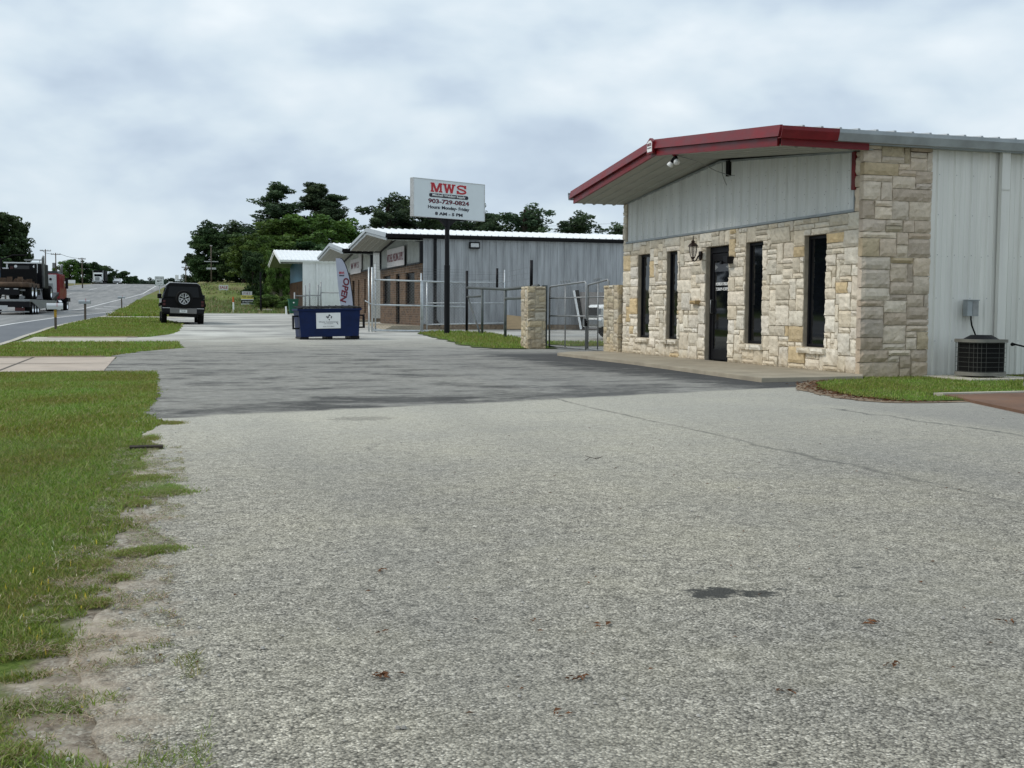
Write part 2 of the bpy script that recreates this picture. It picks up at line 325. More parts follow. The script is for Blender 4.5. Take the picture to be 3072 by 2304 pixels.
def lot_mat():
    m, nt, b = base_mat('chip seal', 0.92, 0.22)
    t = nd(nt, 'ShaderNodeTexCoord'); P = t.outputs['Object']
    s = nd(nt, 'ShaderNodeSeparateXYZ'); link(nt, P, s.inputs[0]); X, Y = s.outputs[0], s.outputs[1]
    # two sizes of chips
    def vor(scale, feat='F1'):
        v = nd(nt, 'ShaderNodeTexVoronoi', i_Scale=scale, feature=feat); link(nt, P, v.inputs['Vector']); return v
    v1 = vor(150.0); v2 = vor(88.0)
    sc1 = nd(nt, 'ShaderNodeSeparateColor'); link(nt, v1.outputs['Color'], sc1.inputs[0])
    sc2 = nd(nt, 'ShaderNodeSeparateColor'); link(nt, v2.outputs['Color'], sc2.inputs[0])
    mid = noi(nt, P, 14, 5, 0.7); big = noi(nt, P, 0.55, 5, 0.6); big2 = noi(nt, P, 0.16, 3, 0.5)
    chip = ramp(nt, sc1.outputs[0], [(0.0, (0.06,0.058,0.05)), (0.20, (0.20,0.193,0.165)), (0.6, (0.385,0.37,0.315)), (0.86, (0.54,0.52,0.44)), (1.0, (0.82,0.79,0.70))])
    chip2 = ramp(nt, sc2.outputs[1], [(0.0, (0.13,0.126,0.105)), (0.5, (0.33,0.318,0.268)), (1.0, (0.52,0.50,0.425))])
    c = mixc(nt, 0.4, chip, chip2)
    gap = ramp(nt, v1.outputs['Distance'], [(0.45, 1.0), (0.85, 0.35)])
    c = mixc(nt, 1.0, c, gap, 'MULTIPLY')
    c = mixc(nt, 1.0, c, ramp(nt, mid, [(0.28, 0.58), (0.72, 1.30)]), 'MULTIPLY')
    c = mixc(nt, 1.0, c, ramp(nt, big, [(0.3, (0.80,0.81,0.83)), (0.7, (1.14,1.13,1.07))]), 'MULTIPLY')
    c = mixc(nt, 1.0, c, ramp(nt, big2, [(0.35, 0.90), (0.65, 1.10)]), 'MULTIPLY')
    # moss / dust tint
    c = mixc(nt, ramp(nt, noi(nt, P, 1.7, 6, 0.65), [(0.48, 0.0), (0.75, 0.22)]), c, (0.33, 0.315, 0.22))
    c = mixc(nt, 1.0, c, (1.13, 1.09, 1.07), 'MULTIPLY')
    # tan dust near the lawn
    edge = mth(nt, 'ADD', X, mth(nt, 'MULTIPLY', mth(nt, 'SUBTRACT', noi(nt, P, 2.6, 5, 0.6), 0.5), 0.9))
    soilL = ramp(nt, noi(nt, P, 11, 8, 0.75), [(0.34, (0.11,0.085,0.06)), (0.46, (0.33,0.27,0.205)), (0.64, (0.52,0.45,0.355))])
    em = mth(nt, 'MULTIPLY', mth(nt, 'ADD', mth(nt, 'SUBTRACT', 0.03, X), mth(nt, 'MULTIPLY', mth(nt, 'SUBTRACT', noi(nt, P, 4.5, 5, 0.7), 0.5), 0.8)), 5.0, clamp=True)
    em = mth(nt, 'MULTIPLY', em, mth(nt, 'MULTIPLY', mth(nt, 'SUBTRACT', 12.0, Y), 0.25, clamp=True))
    c = mixc(nt, mth(nt, 'MULTIPLY', em, 0.85), c, soilL)
    # pale worn band just in front of the dark patch
    band = mth(nt, 'MULTIPLY', mth(nt, 'MULTIPLY', mth(nt, 'SUBTRACT', Y, 5.5), 0.2, clamp=True), 0.35)
    c = mixc(nt, band, c, (0.60, 0.58, 0.495))
    # dark sealed patch
    wob = mth(nt, 'MULTIPLY', mth(nt, 'SUBTRACT', noi(nt, P, 1.6, 4), 0.5), 0.5)
    d = mth(nt, 'ADD', mth(nt, 'SUBTRACT', Y, mth(nt, 'MULTIPLY_ADD', X, 0.33, 10.45)), wob)
    m1 = mth(nt, 'MULTIPLY', mth(nt, 'MULTIPLY', d, 5.0, clamp=True), mth(nt, 'MULTIPLY', mth(nt, 'SUBTRACT', 38.0, Y), 0.09, clamp=True))
    mpn = nd(nt, 'ShaderNodeMapping'); mpn.inputs['Scale'].default_value = (0.62, 0.95, 1); mpn.inputs['Rotation'].default_value = (0,0,R_(12)); link(nt, P, mpn.inputs[0])
    st = noi(nt, mpn.outputs[0], 1.15, 10, 0.78, 0.15)
    fin = noi(nt, P, 5.5, 6, 0.75)
    st = mth(nt, 'ADD', st, mth(nt, 'MULTIPLY', mth(nt, 'SUBTRACT', fin, 0.5), 0.16))
    near = mth(nt, 'MULTIPLY', mth(nt, 'SUBTRACT', 1.0, mth(nt, 'MULTIPLY', mth(nt, 'ABSOLUTE', mth(nt, 'SUBTRACT', d, 0.75)), 0.75), clamp=True), 0.09)
    stm = mth(nt, 'ADD', ramp(nt, mth(nt, 'ADD', st, near), [(0.49, 0.0), (0.62, 0.80)]), 0.04)
    # freshly sealed strip along the walk
    side = mth(nt, 'ADD', mth(nt, 'SUBTRACT', X, mth(nt, 'MULTIPLY_ADD', Y, -0.02, 6.7)), mth(nt, 'MULTIPLY', mth(nt, 'SUBTRACT', st, 0.5), 6.5))
    sidem = mth(nt, 'MULTIPLY', mth(nt, 'MULTIPLY', side, 0.9, clamp=True), mth(nt, 'MULTIPLY', mth(nt, 'SUBTRACT', 26.5, Y), 0.5, clamp=True))
    dk = mth(nt, 'MULTIPLY', m1, mth(nt, 'MAXIMUM', stm, sidem), clamp=True)
    c = mixc(nt, mth(nt, 'MULTIPLY', m1, 0.75), c, mixc(nt, ramp(nt, fin, [(0.3, 0.0), (0.7, 1.0)]), (0.085,0.083,0.078), (0.33,0.322,0.295)))
    darkc = mixc(nt, ramp(nt, mid, [(0.35, 0.0), (0.75, 0.5)]), (0.016,0.016,0.017), (0.06,0.059,0.057))
    darkc = mixc(nt, 0.05, darkc, c)
    c = mixc(nt, dk, c, darkc)
    # far lot: sun-bleached
    far = mth(nt, 'MULTIPLY', mth(nt, 'SUBTRACT', Y, 33.0), 0.12, clamp=True)
    farc = ramp(nt, noi(nt, mpn.outputs[0], 0.5, 6, 0.65, 0.5), [(0.38, (0.23,0.228,0.215)), (0.50, (0.42,0.41,0.375)), (0.62, (0.56,0.55,0.50))])
    c = mixc(nt, mth(nt, 'MULTIPLY', far, 0.9), c, farc)
    # paving seams
    def seam(x0, amp, ymax, ymin, wdt, strength):
        dx = mth(nt, 'ABSOLUTE', mth(nt, 'SUBTRACT', X, mth(nt, 'MULTIPLY_ADD', mth(nt, 'SUBTRACT', noi(nt, P, 0.9, 5, 0.7), 0.5), amp, x0)))
        a = mth(nt, 'SUBTRACT', 1.0, mth(nt, 'DIVIDE', dx, wdt), clamp=True)
        a = mth(nt, 'MULTIPLY', a, mth(nt, 'MULTIPLY', mth(nt, 'SUBTRACT', ymax, Y), 3.0, clamp=True))
        a = mth(nt, 'MULTIPLY', a, mth(nt, 'MULTIPLY', mth(nt, 'SUBTRACT', Y, ymin), 0.6, clamp=True))
        return mth(nt, 'MULTIPLY', mth(nt, 'MULTIPLY', a, ramp(nt, noi(nt, P, 3.0, 4), [(0.3, 0.45), (0.6, 1.0)])), strength)
    c = mixc(nt, seam(4.16, 0.35, 12.4, 3.6, 0.04, 0.65), c, (0.06,0.06,0.055))
    c = mixc(nt, seam(6.5, 0.9, 10.3, 6.0, 0.05, 0.9), c, (0.06,0.06,0.055))
    rt = mth(nt, 'MULTIPLY', mth(nt, 'MULTIPLY', mth(nt, 'SUBTRACT', X, 4.2), 3.0, clamp=True), 0.16)
    c = mixc(nt, rt, c, (0.22,0.22,0.215))
    rt2 = mth(nt, 'MULTIPLY', mth(nt, 'MULTIPLY', mth(nt, 'SUBTRACT', X, 6.6), 3.0, clamp=True), mth(nt, 'MULTIPLY', mth(nt, 'SUBTRACT', 12.0, Y), 0.5, clamp=True))
    c = mixc(nt, mth(nt, 'MULTIPLY', rt2, 0.35), c, (0.17,0.17,0.17))
    lane = mth(nt, 'SUBTRACT', 1.0, mth(nt, 'MULTIPLY', mth(nt, 'ABSOLUTE', mth(nt, 'SUBTRACT', mth(nt, 'ABSOLUTE', mth(nt, 'SUBTRACT', mth(nt, 'ADD', X, mth(nt, 'MULTIPLY', noi(nt, P, 0.35, 2), 0.7)), 2.1)), 0.85)), 2.6), clamp=True)
    c = mixc(nt, mth(nt, 'MULTIPLY', lane, 0.16), c, (0.21, 0.205, 0.185))
    crk = nd(nt, 'ShaderNodeTexVoronoi', i_Scale=0.42, feature='DISTANCE_TO_EDGE'); 
    wv = nd(nt, 'ShaderNodeVectorMath', operation='ADD'); nv = nd(nt, 'ShaderNodeTexNoise', i_Scale=1.6, i_Detail=7.0, i_Roughness=0.7); link(nt, P, nv.inputs['Vector'])
    sv = nd(nt, 'ShaderNodeVectorMath', operation='SCALE'); link(nt, nv.outputs['Color'], sv.inputs[0]); sv.inputs['Scale'].default_value = 0.9
    link(nt, P, wv.inputs[0]); link(nt, sv.outputs[0], wv.inputs[1]); link(nt, wv.outputs[0], crk.inputs['Vector'])
    ck = mth(nt, 'MULTIPLY', mth(nt, 'SUBTRACT', 1.0, mth(nt, 'DIVIDE', crk.outputs['Distance'], 0.0045), clamp=True), ramp(nt, noi(nt, P, 0.7, 4), [(0.50, 0.0), (0.62, 0.55)]))
    c = mixc(nt, ck, c, (0.08, 0.078, 0.07))
    spk = nd(nt, 'ShaderNodeTexVoronoi', i_Scale=11.0); link(nt, P, spk.inputs['Vector']); ss = nd(nt, 'ShaderNodeSeparateColor'); link(nt, spk.outputs['Color'], ss.inputs[0])
    c = mixc(nt, mth(nt, 'MULTIPLY', mth(nt, 'MULTIPLY', mth(nt, 'LESS_THAN', spk.outputs['Distance'], mth(nt, 'MULTIPLY', ss.outputs[1], 0.11)), mth(nt, 'GREATER_THAN', ss.outputs[0], 0.35)), 0.7), c, (0.07, 0.06, 0.045))
    # oil drips
    nz = noi(nt, P, 16, 5, 0.7)
    for (sx, sy, rx, ry, k) in ((1.81,3.49,.12,.085,.95),(1.95,3.43,.07,.045,.9),(2.05,3.47,.025,.02,.6),(2.2,3.33,.03,.015,.6),(2.35,3.42,.03,.02,.5),(2.28,3.6,.03,.02,.4),(1.72,10.1,.32,.22,.35),(2.5,3.7,.03,.02,.6),(1.1,4.9,.05,.03,.4)):
        u = mth(nt, 'DIVIDE', mth(nt, 'SUBTRACT', X, sx), rx); v_ = mth(nt, 'DIVIDE', mth(nt, 'SUBTRACT', Y, sy), ry)
        r2 = mth(nt, 'ADD', mth(nt, 'MULTIPLY', u, u), mth(nt, 'MULTIPLY', v_, v_))
        q = mth(nt, 'SUBTRACT', mth(nt, 'ADD', 3.2, mth(nt, 'MULTIPLY', nz, -4.4)), r2)
        c = mixc(nt, mth(nt, 'MULTIPLY', mth(nt, 'MULTIPLY', q, 2.0, clamp=True), k), c, (0.045,0.045,0.04))
    link(nt, c, b.inputs['Base Color'])
    hgt = mth(nt, 'SUBTRACT', mth(nt, 'MULTIPLY', sc1.outputs[0], 0.6), v1.outputs['Distance'])
    fade = mth(nt, 'SUBTRACT', 1.0, mth(nt, 'MULTIPLY', Y, 0.06), clamp=True)
    bn = nd(nt, 'ShaderNodeBump', i_Distance=0.006); link(nt, mth(nt, 'MULTIPLY_ADD', fade, 0.55, 0.15), bn.inputs['Strength']); link(nt, hgt, bn.inputs['Height']); link(nt, bn.outputs[0], b.inputs['Normal'])
    return m
M_lot = lot_mat()

def road_mat():
    m, nt, b = base_mat('road asphalt', 0.85, 0.3); P = coord(nt); s = nd(nt, 'ShaderNodeSeparateXYZ'); link(nt, P, s.inputs[0])
    a = noi(nt, coord(nt, (1, 0.05, 1)), 1.2, 6, 0.65); f = noi(nt, P, 30, 3, 0.7)
    c = ramp(nt, a, [(0.35, (0.165,0.167,0.165)), (0.65, (0.265,0.262,0.25))])
    c = mixc(nt, 1.0, c, ramp(nt, f, [(0.3, 0.85), (0.7, 1.15)]), 'MULTIPLY')
    # newer, darker shoulder
    sh = mth(nt, 'ADD', mth(nt, 'SUBTRACT', s.outputs[0], mth(nt, 'MULTIPLY_ADD', s.outputs[1], 0.066, -9.5)), 0.0)
    k = mth(nt, 'MULTIPLY', mth(nt, 'MULTIPLY', sh, 5.0, clamp=True), mth(nt, 'MULTIPLY', mth(nt, 'SUBTRACT', 92.0, s.outputs[1]), 0.05, clamp=True))
    c = mixc(nt, mth(nt, 'MULTIPLY', k, 0.8), c, mixc(nt, noi(nt, coord(nt, (0.5,0.25,1)), 0.9, 5, 0.7), (0.07,0.08,0.095), (0.17,0.18,0.19)))
    link(nt, c, b.inputs['Base Color']); bump(nt, b, f, 0.2, 0.005); return m
M_road = road_mat()

def ground_mat():
    m, nt, b = base_mat('ground', 0.95, 0.12); t = nd(nt, 'ShaderNodeTexCoord'); P = t.outputs['Object']
    s = nd(nt, 'ShaderNodeSeparateXYZ'); link(nt, P, s.inputs[0]); X, Y = s.outputs[0], s.outputs[1]
    fine = noi(nt, P, 42, 6, 0.75); mid = noi(nt, P, 0.9, 6, 0.6); big = noi(nt, P, 0.13, 4, 0.55)
    g = ramp(nt, fine, [(0.3, (0.045,0.075,0.012)), (0.5, (0.105,0.155,0.028)), (0.72, (0.19,0.235,0.06))])
    g = mixc(nt, ramp(nt, mid, [(0.45, 0.0), (0.75, 0.55)]), g, (0.17,0.165,0.06))
    g = mixc(nt, ramp(nt, big, [(0.35, 0.0), (0.7, 0.35)]), g, (0.10,0.14,0.03))
    # far field: olive and brown
    far = mth(nt, 'MULTIPLY', mth(nt, 'SUBTRACT', Y, 84.0), 0.03, clamp=True)
    f2 = noi(nt, coord(nt, (0.25, 0.06, 1)), 1.0, 5, 0.6)
    fc = ramp(nt, mth(nt, 'ADD', f2, mth(nt, 'MULTIPLY', mth(nt, 'SUBTRACT', Y, 130.0), 0.0022)), [(0.38, (0.11,0.155,0.04)), (0.55, (0.15,0.165,0.05)), (0.68, (0.17,0.145,0.065))])
    g = mixc(nt, mth(nt, 'MULTIPLY', far, 0.8), g, fc)
    soil = ramp(nt, noi(nt, P, 11, 8, 0.75), [(0.34, (0.11,0.085,0.06)), (0.46, (0.33,0.27,0.205)), (0.64, (0.52,0.45,0.355))])
    soil = mixc(nt, ramp(nt, noi(nt, P, 40, 3, 0.7), [(0.5, 0.0), (0.75, 0.6)]), soil, (0.12,0.09,0.06))
    vv = nd(nt, 'ShaderNodeTexVoronoi', i_Scale=95.0); link(nt, P, vv.inputs['Vector']); vs_ = nd(nt, 'ShaderNodeSeparateColor'); link(nt, vv.outputs['Color'], vs_.inputs[0])
    chips = ramp(nt, vs_.outputs[0], [(0.0, (0.10,0.09,0.075)), (0.4, (0.30,0.27,0.22)), (0.8, (0.50,0.47,0.39)), (1.0, (0.72,0.69,0.6))])
    near_lot = mth(nt, 'ADD', mth(nt, 'MULTIPLY', mth(nt, 'ADD', X, 0.30), 2.2), mth(nt, 'MULTIPLY', mth(nt, 'SUBTRACT', noi(nt, P, 4.5, 5, 0.7), 0.45), 3.2))
    soil = mixc(nt, mth(nt, 'MULTIPLY', near_lot, 0.8, clamp=True), soil, chips)
    nn = mth(nt, 'MULTIPLY', mth(nt, 'SUBTRACT', noi(nt, P, 2.2, 5, 0.65), 0.5), 0.55)
    e = mth(nt, 'ADD', mth(nt, 'ADD', X, nn), mth(nt, 'MULTIPLY', mth(nt, 'SUBTRACT', Y, 6.0), -0.02))
    k = mth(nt, 'MULTIPLY', mth(nt, 'ADD', e, 0.34), 8.0, clamp=True)
    k = mth(nt, 'MULTIPLY', k, mth(nt, 'MULTIPLY', mth(nt, 'SUBTRACT', 9.0, Y), 0.3, clamp=True))
    k = mth(nt, 'MULTIPLY', k, mth(nt, 'LESS_THAN', X, 1.0))
    c = mixc(nt, k, g, soil)
    link(nt, c, b.inputs['Base Color']); bump(nt, b, fine, 0.6, 0.05); return m
M_ground = ground_mat()
M_soil = mat('bare soil', (0.27, 0.205, 0.145), 0.95, 0.1, var=0.3, scale=9, dirt=(0.11,0.085,0.06), bmp=0.6)

def blade_mat():
    m, nt, b = base_mat('grass blades', 0.55, 0.3)
    at = nd(nt, 'ShaderNodeAttribute', attribute_name='tint'); link(nt, at.outputs['Color'], b.inputs['Base Color'])
    tr = nd(nt, 'ShaderNodeBsdfTranslucent'); link(nt, at.outputs['Color'], tr.inputs[0])
    mx = nd(nt, 'ShaderNodeMixShader', i_0=0.3); link(nt, b.outputs[0], mx.inputs[1]); link(nt, tr.outputs[0], mx.inputs[2])
    link(nt, mx.outputs[0], nt.nodes['Material Output'].inputs[0]); return m
M_blade = blade_mat()

# ------------------------------------------------------------------ ground structure
def frange(a, b, st):
    o = []; x = a
    while x < b-1e-6: o.append(x); x += st
    return o+[b]
Ys = sorted(set(frange(-60, -4, 8)+frange(-4, 30, 1.0)+[30,37,45,53,65,80]+frange(84, 400, 6)+[100,150,200,250,300,330,350,380,430,500,600,800,1200,2500]))
Xs = sorted(set([-1500,-600,-300,-150,-80,-50,-35,-28]+frange(-24, 40, 2.0)+[45,52,60,75,100,150,300,700,1500]))
mb = MB()
for y in Ys:
    for x in Xs:
        mb.v.append((x, y, ground(x, y)-0.01))
nx = len(Xs)
for j in range(len(Ys)-1):
    for i in range(nx-1):
        mb.f.append((j*nx+i, j*nx+i+1, (j+1)*nx+i+1, (j+1)*nx+i)); mb.c.append(None)
g = struct(mb.build('ground', M_ground, smooth=True))

def jag(x, y, a, s): return a*noise.noise(Vector((x*s, y*s, 3.3)))
def sheet(name, m, ys, xl, xr, off, edge_l=0.0, edge_r=0.0, skirt=0.0, sm=False, scale=1.5, kind='structure', nx=1):
    ys = sorted(set(list(ys)+[k for k in KY if ys[0] < k < ys[-1]]))
    b = MB(); rows = []
    for y in ys:
        l = xl(y)+(edge_l*(noise.noise(Vector((y*scale, 1.7, 0)))+0.6*noise.noise(Vector((y*scale*3.1, 7.7, 0)))) if edge_l else 0)
        r = xr(y)+(edge_r*(noise.noise(Vector((y*scale, 9.1, 4)))+0.6*noise.noise(Vector((y*scale*3.1, 2.7, 4)))) if edge_r else 0)
        row = [(l+(r-l)*i/nx, y) for i in range(nx+1)]; rows.append(row)
    for row in rows:
        for (x, y) in row: b.v.append((x, y, ground(x, y)+off))
    n = nx+1
    for j in range(len(rows)-1):
        for i in range(nx): b.f.append((j*n+i, j*n+i+1, (j+1)*n+i+1, (j+1)*n+i)); b.c.append(None)
    if skirt:
        per = [j*n for j in range(len(rows))]+[(len(rows)-1)*n+i for i in range(1, n)]+[j*n+nx for j in range(len(rows)-2, -1, -1)]+[i for i in range(nx-1, 0, -1)]
        base = len(b.v)
        for k in per: x, y, z = b.v[k]; b.v.append((x, y, z-skirt))
        L = len(per)
        for k in range(L): b.f.append((per[k], per[(k+1)%L], base+(k+1)%L, base+k)); b.c.append(None)
    o = b.build(name, m); o['kind'] = kind; return o
def lin(ys, xs): return lambda y: float(np.interp(y, ys, xs))

lotL = lin([-20,2.2,2.48,2.74,2.87,3.05,3.38,3.73,4.02,4.56,4.77,5.18,5.69,6.18,6.58,7.0,7.6,8.55,9.04,10.2,11.07,13.2,15.6,18.3,18.7,24.6,25.2,27.5,30.3,35,35.3,38.8,39.2,41.5,44.5,53.3,60,66,66.3,69.6,70,82],
           [-.1,-.1,-.12,-.15,-.22,-.21,-.22,-.18,-.11,-.1,.08,-.09,-.06,.07,-.08,-.18,-.11,-.01,-.16,.07,-.1,.02,.01,.01,-.82,-.78,-.9,-.45,.7,.55,-1.0,-1.0,-.3,.4,.75,1.1,.4,.2,.2,.2,.25,1.2])
# irregular near edge is drawn with small steps
struct(sheet('parking_lot', M_lot, frange(-20, 2, 2)+frange(2, 18.2, 0.04)+frange(18.3, 45, 0.25)+frange(45.5, 82.6, 0.8), lotL, lambda y: 40.0, 0.0, edge_l=0.06, scale=3.2, nx=8, skirt=0.011))
road = sheet('road', M_road, frange(-60, 80, 4)+frange(84, 700, 6), lambda y: road_r(y)-17.5 if y < 700 else 0, lambda y: road_r(y), 0.0, nx=8)
curbL = lambda y: road_r(y)-0.16
sheet('kerb', M_conc_light, frange(-60, 113, 2), curbL, lambda y: road_r(y)+0.02, 0.012)
def line(name, m, ys, xs, wd=0.14, off=0.006):
    f = lin(ys, xs); o = sheet(name, m, frange(ys[0], ys[-1], max(1.0, (ys[-1]-ys[0])/40)), lambda y: f(y)-wd/2, lambda y: f(y)+wd/2, off); return o
line('road_line', M_line, [-40,0,30,50.2,65.8,87.5], [-11,-9.2,-7.2,-6.02,-5.11,-2.98], 0.16)
l2y, l2x = [101.8,129.2,172.3,260,330,430], [-5.63,-4.31,-1.83,.14,3.4,8.2]
line('road_line', M_line, [58,80]+l2y, [-8.0,-6.75]+l2x, 0.18) if False else line('road_line', M_line, [88,95]+l2y, [-6.35,-6.0]+l2x, 0.18)
f2 = lin([0, 50]+l2y, [-14, -9]+l2x)
for off_, m_, dl in ((-5.2, M_line_old, 14), (-9.0, M_line, 30), (-12.4, M_line_old, 14)):
    y = 60.0
    while y < 330:
        line('road_line', m_, [y, y+dl*0.6], [f2(y)+off_, f2(y+dl*.6)+off_], 0.16); y += dl*1.5
for (xa, ya, xb, yb) in ((-4.46,107.1,-2.95,105.4), (-4.88,101,-3.41,98.8)):
    q = MB(); z0, z1 = prof(ya)+.006, prof(yb)+.006
    q.add([(xa,ya,z0),(xb,yb,z1),(xb,yb+.7,prof(yb+.7)+.006),(xa,ya+.7,prof(ya+.7)+.006)], [(0,1,2,3)]); struct(q.build('road_line', M_line))
# concrete drives between the lawn strips
sheet('driveway', M_conc_pink, frange(18.9, 24.5, 0.4), lambda y: -3.56, lambda y: -0.80, 0.006, skirt=0.02)
q = MB(); q.box(-3.4, -0.85, 21.55, 21.6, 0.0065, 0.0085); q.box(-2.35, -2.3, 18.9, 24.4, 0.0065, 0.0088); struct(q.build('driveway_joint', mat('joint dirt', (0.10,0.085,0.065), 0.9)))
sheet('driveway', M_conc_light, frange(34.6, 39.2, 0.4), lambda y: -3.7 - max(0, 36-y)*0.1, lambda y: -0.9, 0.006, skirt=0.02)
sheet('driveway', M_conc_light, frange(66.0, 69.6, 0.6), lambda y: -3.0, lambda y: 1.5, 0.01)
# sidewalk slab in front of the stone building
q = MB(); poly = [(8.42,23.9),(8.95,24.55),(9.98,24.75),(9.98,14.72),(9.7,14.3),(7.98,14.15),(8.12,16.2),(8.35,19.5)]
q.prism(poly[::-1], 'z', -0.05, 0.065); struct(q.build('sidewalk', M_conc, bevel=0.012))
q = MB(); q.prism([(9.98,9.75),(9.98,9.2),(7.9,8.9),(8.7,11.2),(14,11.45),(14,9.75)], 'z', -0.05, 0.03); struct(q.build('concrete_pad', M_redpad))
q = MB(); q.prism([(8.68,11.21),(8.62,11.30),(14,11.56),(14,11.46)], 'z', -0.05, 0.045); struct(q.build('pad_edging', M_conc_light))
# soil and grass patches beside the buildings
gRl = lin([10.4,10.55,10.9,11.3,12.6,13.6,14.2], [8.2,7.6,7.5,7.45,7.75,8.3,8.9])
sheet('soil_border', M_soil, frange(10.45, 14.3, 0.07), lambda y: gRl(y)-0.12, lambda y: gRl(y)+1.2 if y > 11.45 else min(8.7, gRl(y)+1.2), 0.006, edge_l=0.06, scale=3)
for (ya, yb, xa, xb) in ((24.35,24.85,-3.5,-1.0),(34.45,34.85,-3.5,-.1),(38.75,39.6,-3.3,-.6),(65.5,66.1,-3.0,.1)):
    b_ = MB(); r_ = random.Random(int(ya)); n = 60; P = []
    for k in range(n+1):
        x = xa+(xb-xa)*k/n; P.append((x, ya+.12*noise.noise(Vector((x*2.3,ya,1)))+.06*noise.noise(Vector((x*9,ya,1))), yb+.15*noise.noise(Vector((x*1.9,ya,5)))+.08*noise.noise(Vector((x*8,ya,7)))))
    for x, y0_, y1_ in P: b_.v += [(x, y0_, prof(y0_)+.013), (x, y1_, prof(y1_)+.013)]
    for k in range(n): b_.f.append((2*k, 2*k+2, 2*k+3, 2*k+1)); b_.c.append(None)
    struct(b_.build('soil_border', M_soil))
M_turf = mat('turf', (0.085, 0.12, 0.025), 0.95, 0.1, var=0.4, scale=7, dirt=(0.15,0.14,0.055), bmp=0.7)
sheet('grass_bed', M_turf, frange(11.5, 14.78, 0.1), lambda y: gRl(y)+0.18, lambda y: 20.0, 0.014, edge_l=0.08, scale=3)
sheet('grass_bed', M_turf, frange(10.6, 11.5, 0.05), lambda y: gRl(y)+0.2, lambda y: 8.6, 0.014, edge_l=0.05, scale=3)
isL = lin([28.3,28.6,29.5,31,35,38.7,42.7,44.6], [9.0,8.3,8.15,8.2,8.7,9.1,9.4,10.6]); isR = lin([28.3,36,42.8,44.6], [9.9,11.9,12.3,11.3])
sheet('grass_bed', M_turf, frange(28.3, 44.6, 0.25), isL, isR, 0.016, edge_l=0.25, edge_r=0.2, scale=1.2)
sheet('grass_bed', M_turf, frange(30.2, 33.2, 0.2), lambda y: 11.0, lambda y: 17.0, 0.016, edge_l=0.2, scale=1.2)
# pale edge of the lot at the field
sheet('kerb', M_conc_light, frange(82.0, 82.8, 0.4), lambda y: 0.5, lambda y: 9.5, 0.02)

# ------------------------------------------------------------------ grass blades (uncountable: one object per patch)
def grass_edge(x, y):
    e = np.interp(y, [2.4,3.04,3.06,3.15,3.42,3.55,3.85,4.02,4.32,4.75,5.09,5.23,5.75,6.26,6.75,7.9,8.3,9.3,9.96,10.3,11.4,13.2,15.6,18.4],
                  [-.2,-.36,-.32,-.24,-.21,-.17,-.22,-.21,-.18,-.18,-.17,-.13,-.12,-.07,-.07,-.09,-.06,-.10,.05,.02,-.1,.02,.01,.01])
    return e
def blades(name, pts, hmin, hmax, wd, palette, label_kind='stuff', lean=0.6, zoff=0.0):
    n = len(pts)
    x, y = pts[:,0], pts[:,1]
    z = np.array([ground(a, b_) for a, b_ in pts]) - 0.012 + zoff if (y.max() > 30) else np.zeros(n)-0.011+zoff
    a = rng.uniform(0, 2*np.pi, n); h = rng.uniform(hmin, hmax, n)*rng.uniform(0.6, 1.15, n); wv = wd*rng.uniform(0.7, 1.3, n)
    la = rng.uniform(0, 2*np.pi, n); ln = h*lean*rng.uniform(0.15, 1.3, n)
    dx, dy = np.cos(a)*wv, np.sin(a)*wv; lx, ly = np.cos(la)*ln, np.sin(la)*ln
    V = np.empty((n,5,3))
    V[:,0] = np.c_[x-dx, y-dy, z]; V[:,1] = np.c_[x+dx, y+dy, z]
    V[:,2] = np.c_[x+dx*.8+lx*.45, y+dy*.8+ly*.45, z+h*.6]; V[:,3] = np.c_[x-dx*.8+lx*.45, y-dy*.8+ly*.45, z+h*.6]
    V[:,4] = np.c_[x+lx*1.1, y+ly*1.1, z+h]
    me = bpy.data.meshes.new(name); me.vertices.add(n*5); me.vertices.foreach_set('co', V.ravel())
    b0 = np.arange(n)*5
    L = np.c_[b0,b0+1,b0+2,b0+3,b0+3,b0+2,b0+4].ravel()
    me.loops.add(n*7); me.loops.foreach_set('vertex_index', L)
    me.polygons.add(n*2); st = np.c_[np.arange(n)*7, np.arange(n)*7+4].ravel(); me.polygons.foreach_set('loop_start', st)
    me.update(calc_edges=True)
    pal = np.array(palette); k = rng.integers(0, len(pal), n)
    # larger patches of hue
    pn = np.array([noise.noise(Vector((p[0]*1.1, p[1]*1.1, 0.5)))+0.5*noise.noise(Vector((p[0]*4, p[1]*4, 2.5))) for p in pts])
    c = pal[k]*rng.uniform(0.75, 1.25, (n,1))*(1+0.28*pn[:,None])
    c[:,0] *= np.clip(1-0.25*pn, 0.8, 1.25)
    C = np.ones((n,7,4)); C[:,:,:3] = np.clip(c, 0, 1)[:,None,:]
    ca = me.color_attributes.new('tint', 'FLOAT_COLOR', 'CORNER'); ca.data.foreach_set('color', C.ravel())
    me.materials.append(M_blade); o = bpy.data.objects.new(name, me); COL.objects.link(o); o['kind'] = 'stuff'; return o
PAL = [(0.17,0.25,0.035),(0.23,0.31,0.045),(0.14,0.21,0.025),(0.27,0.30,0.07),(0.33,0.31,0.12),(0.19,0.27,0.035),(0.24,0.26,0.06)]
PALD = PAL+[(0.34,0.27,0.15),(0.28,0.2,0.1)]
PALN = PAL+[(0.10,0.17,0.03),(0.13,0.20,0.03),(0.30,0.24,0.12)]
def sample(n, x0, x1, y0, y1, keep):
    x = rng.uniform(x0, x1, n); y = rng.uniform(y0, y1, n); k = np.array([keep(a, b_) for a, b_ in zip(x, y)]); return np.c_[x, y][k]
nz2 = lambda x, y, s=3.0: noise.noise(Vector((x*s, y*s, 8.1)))
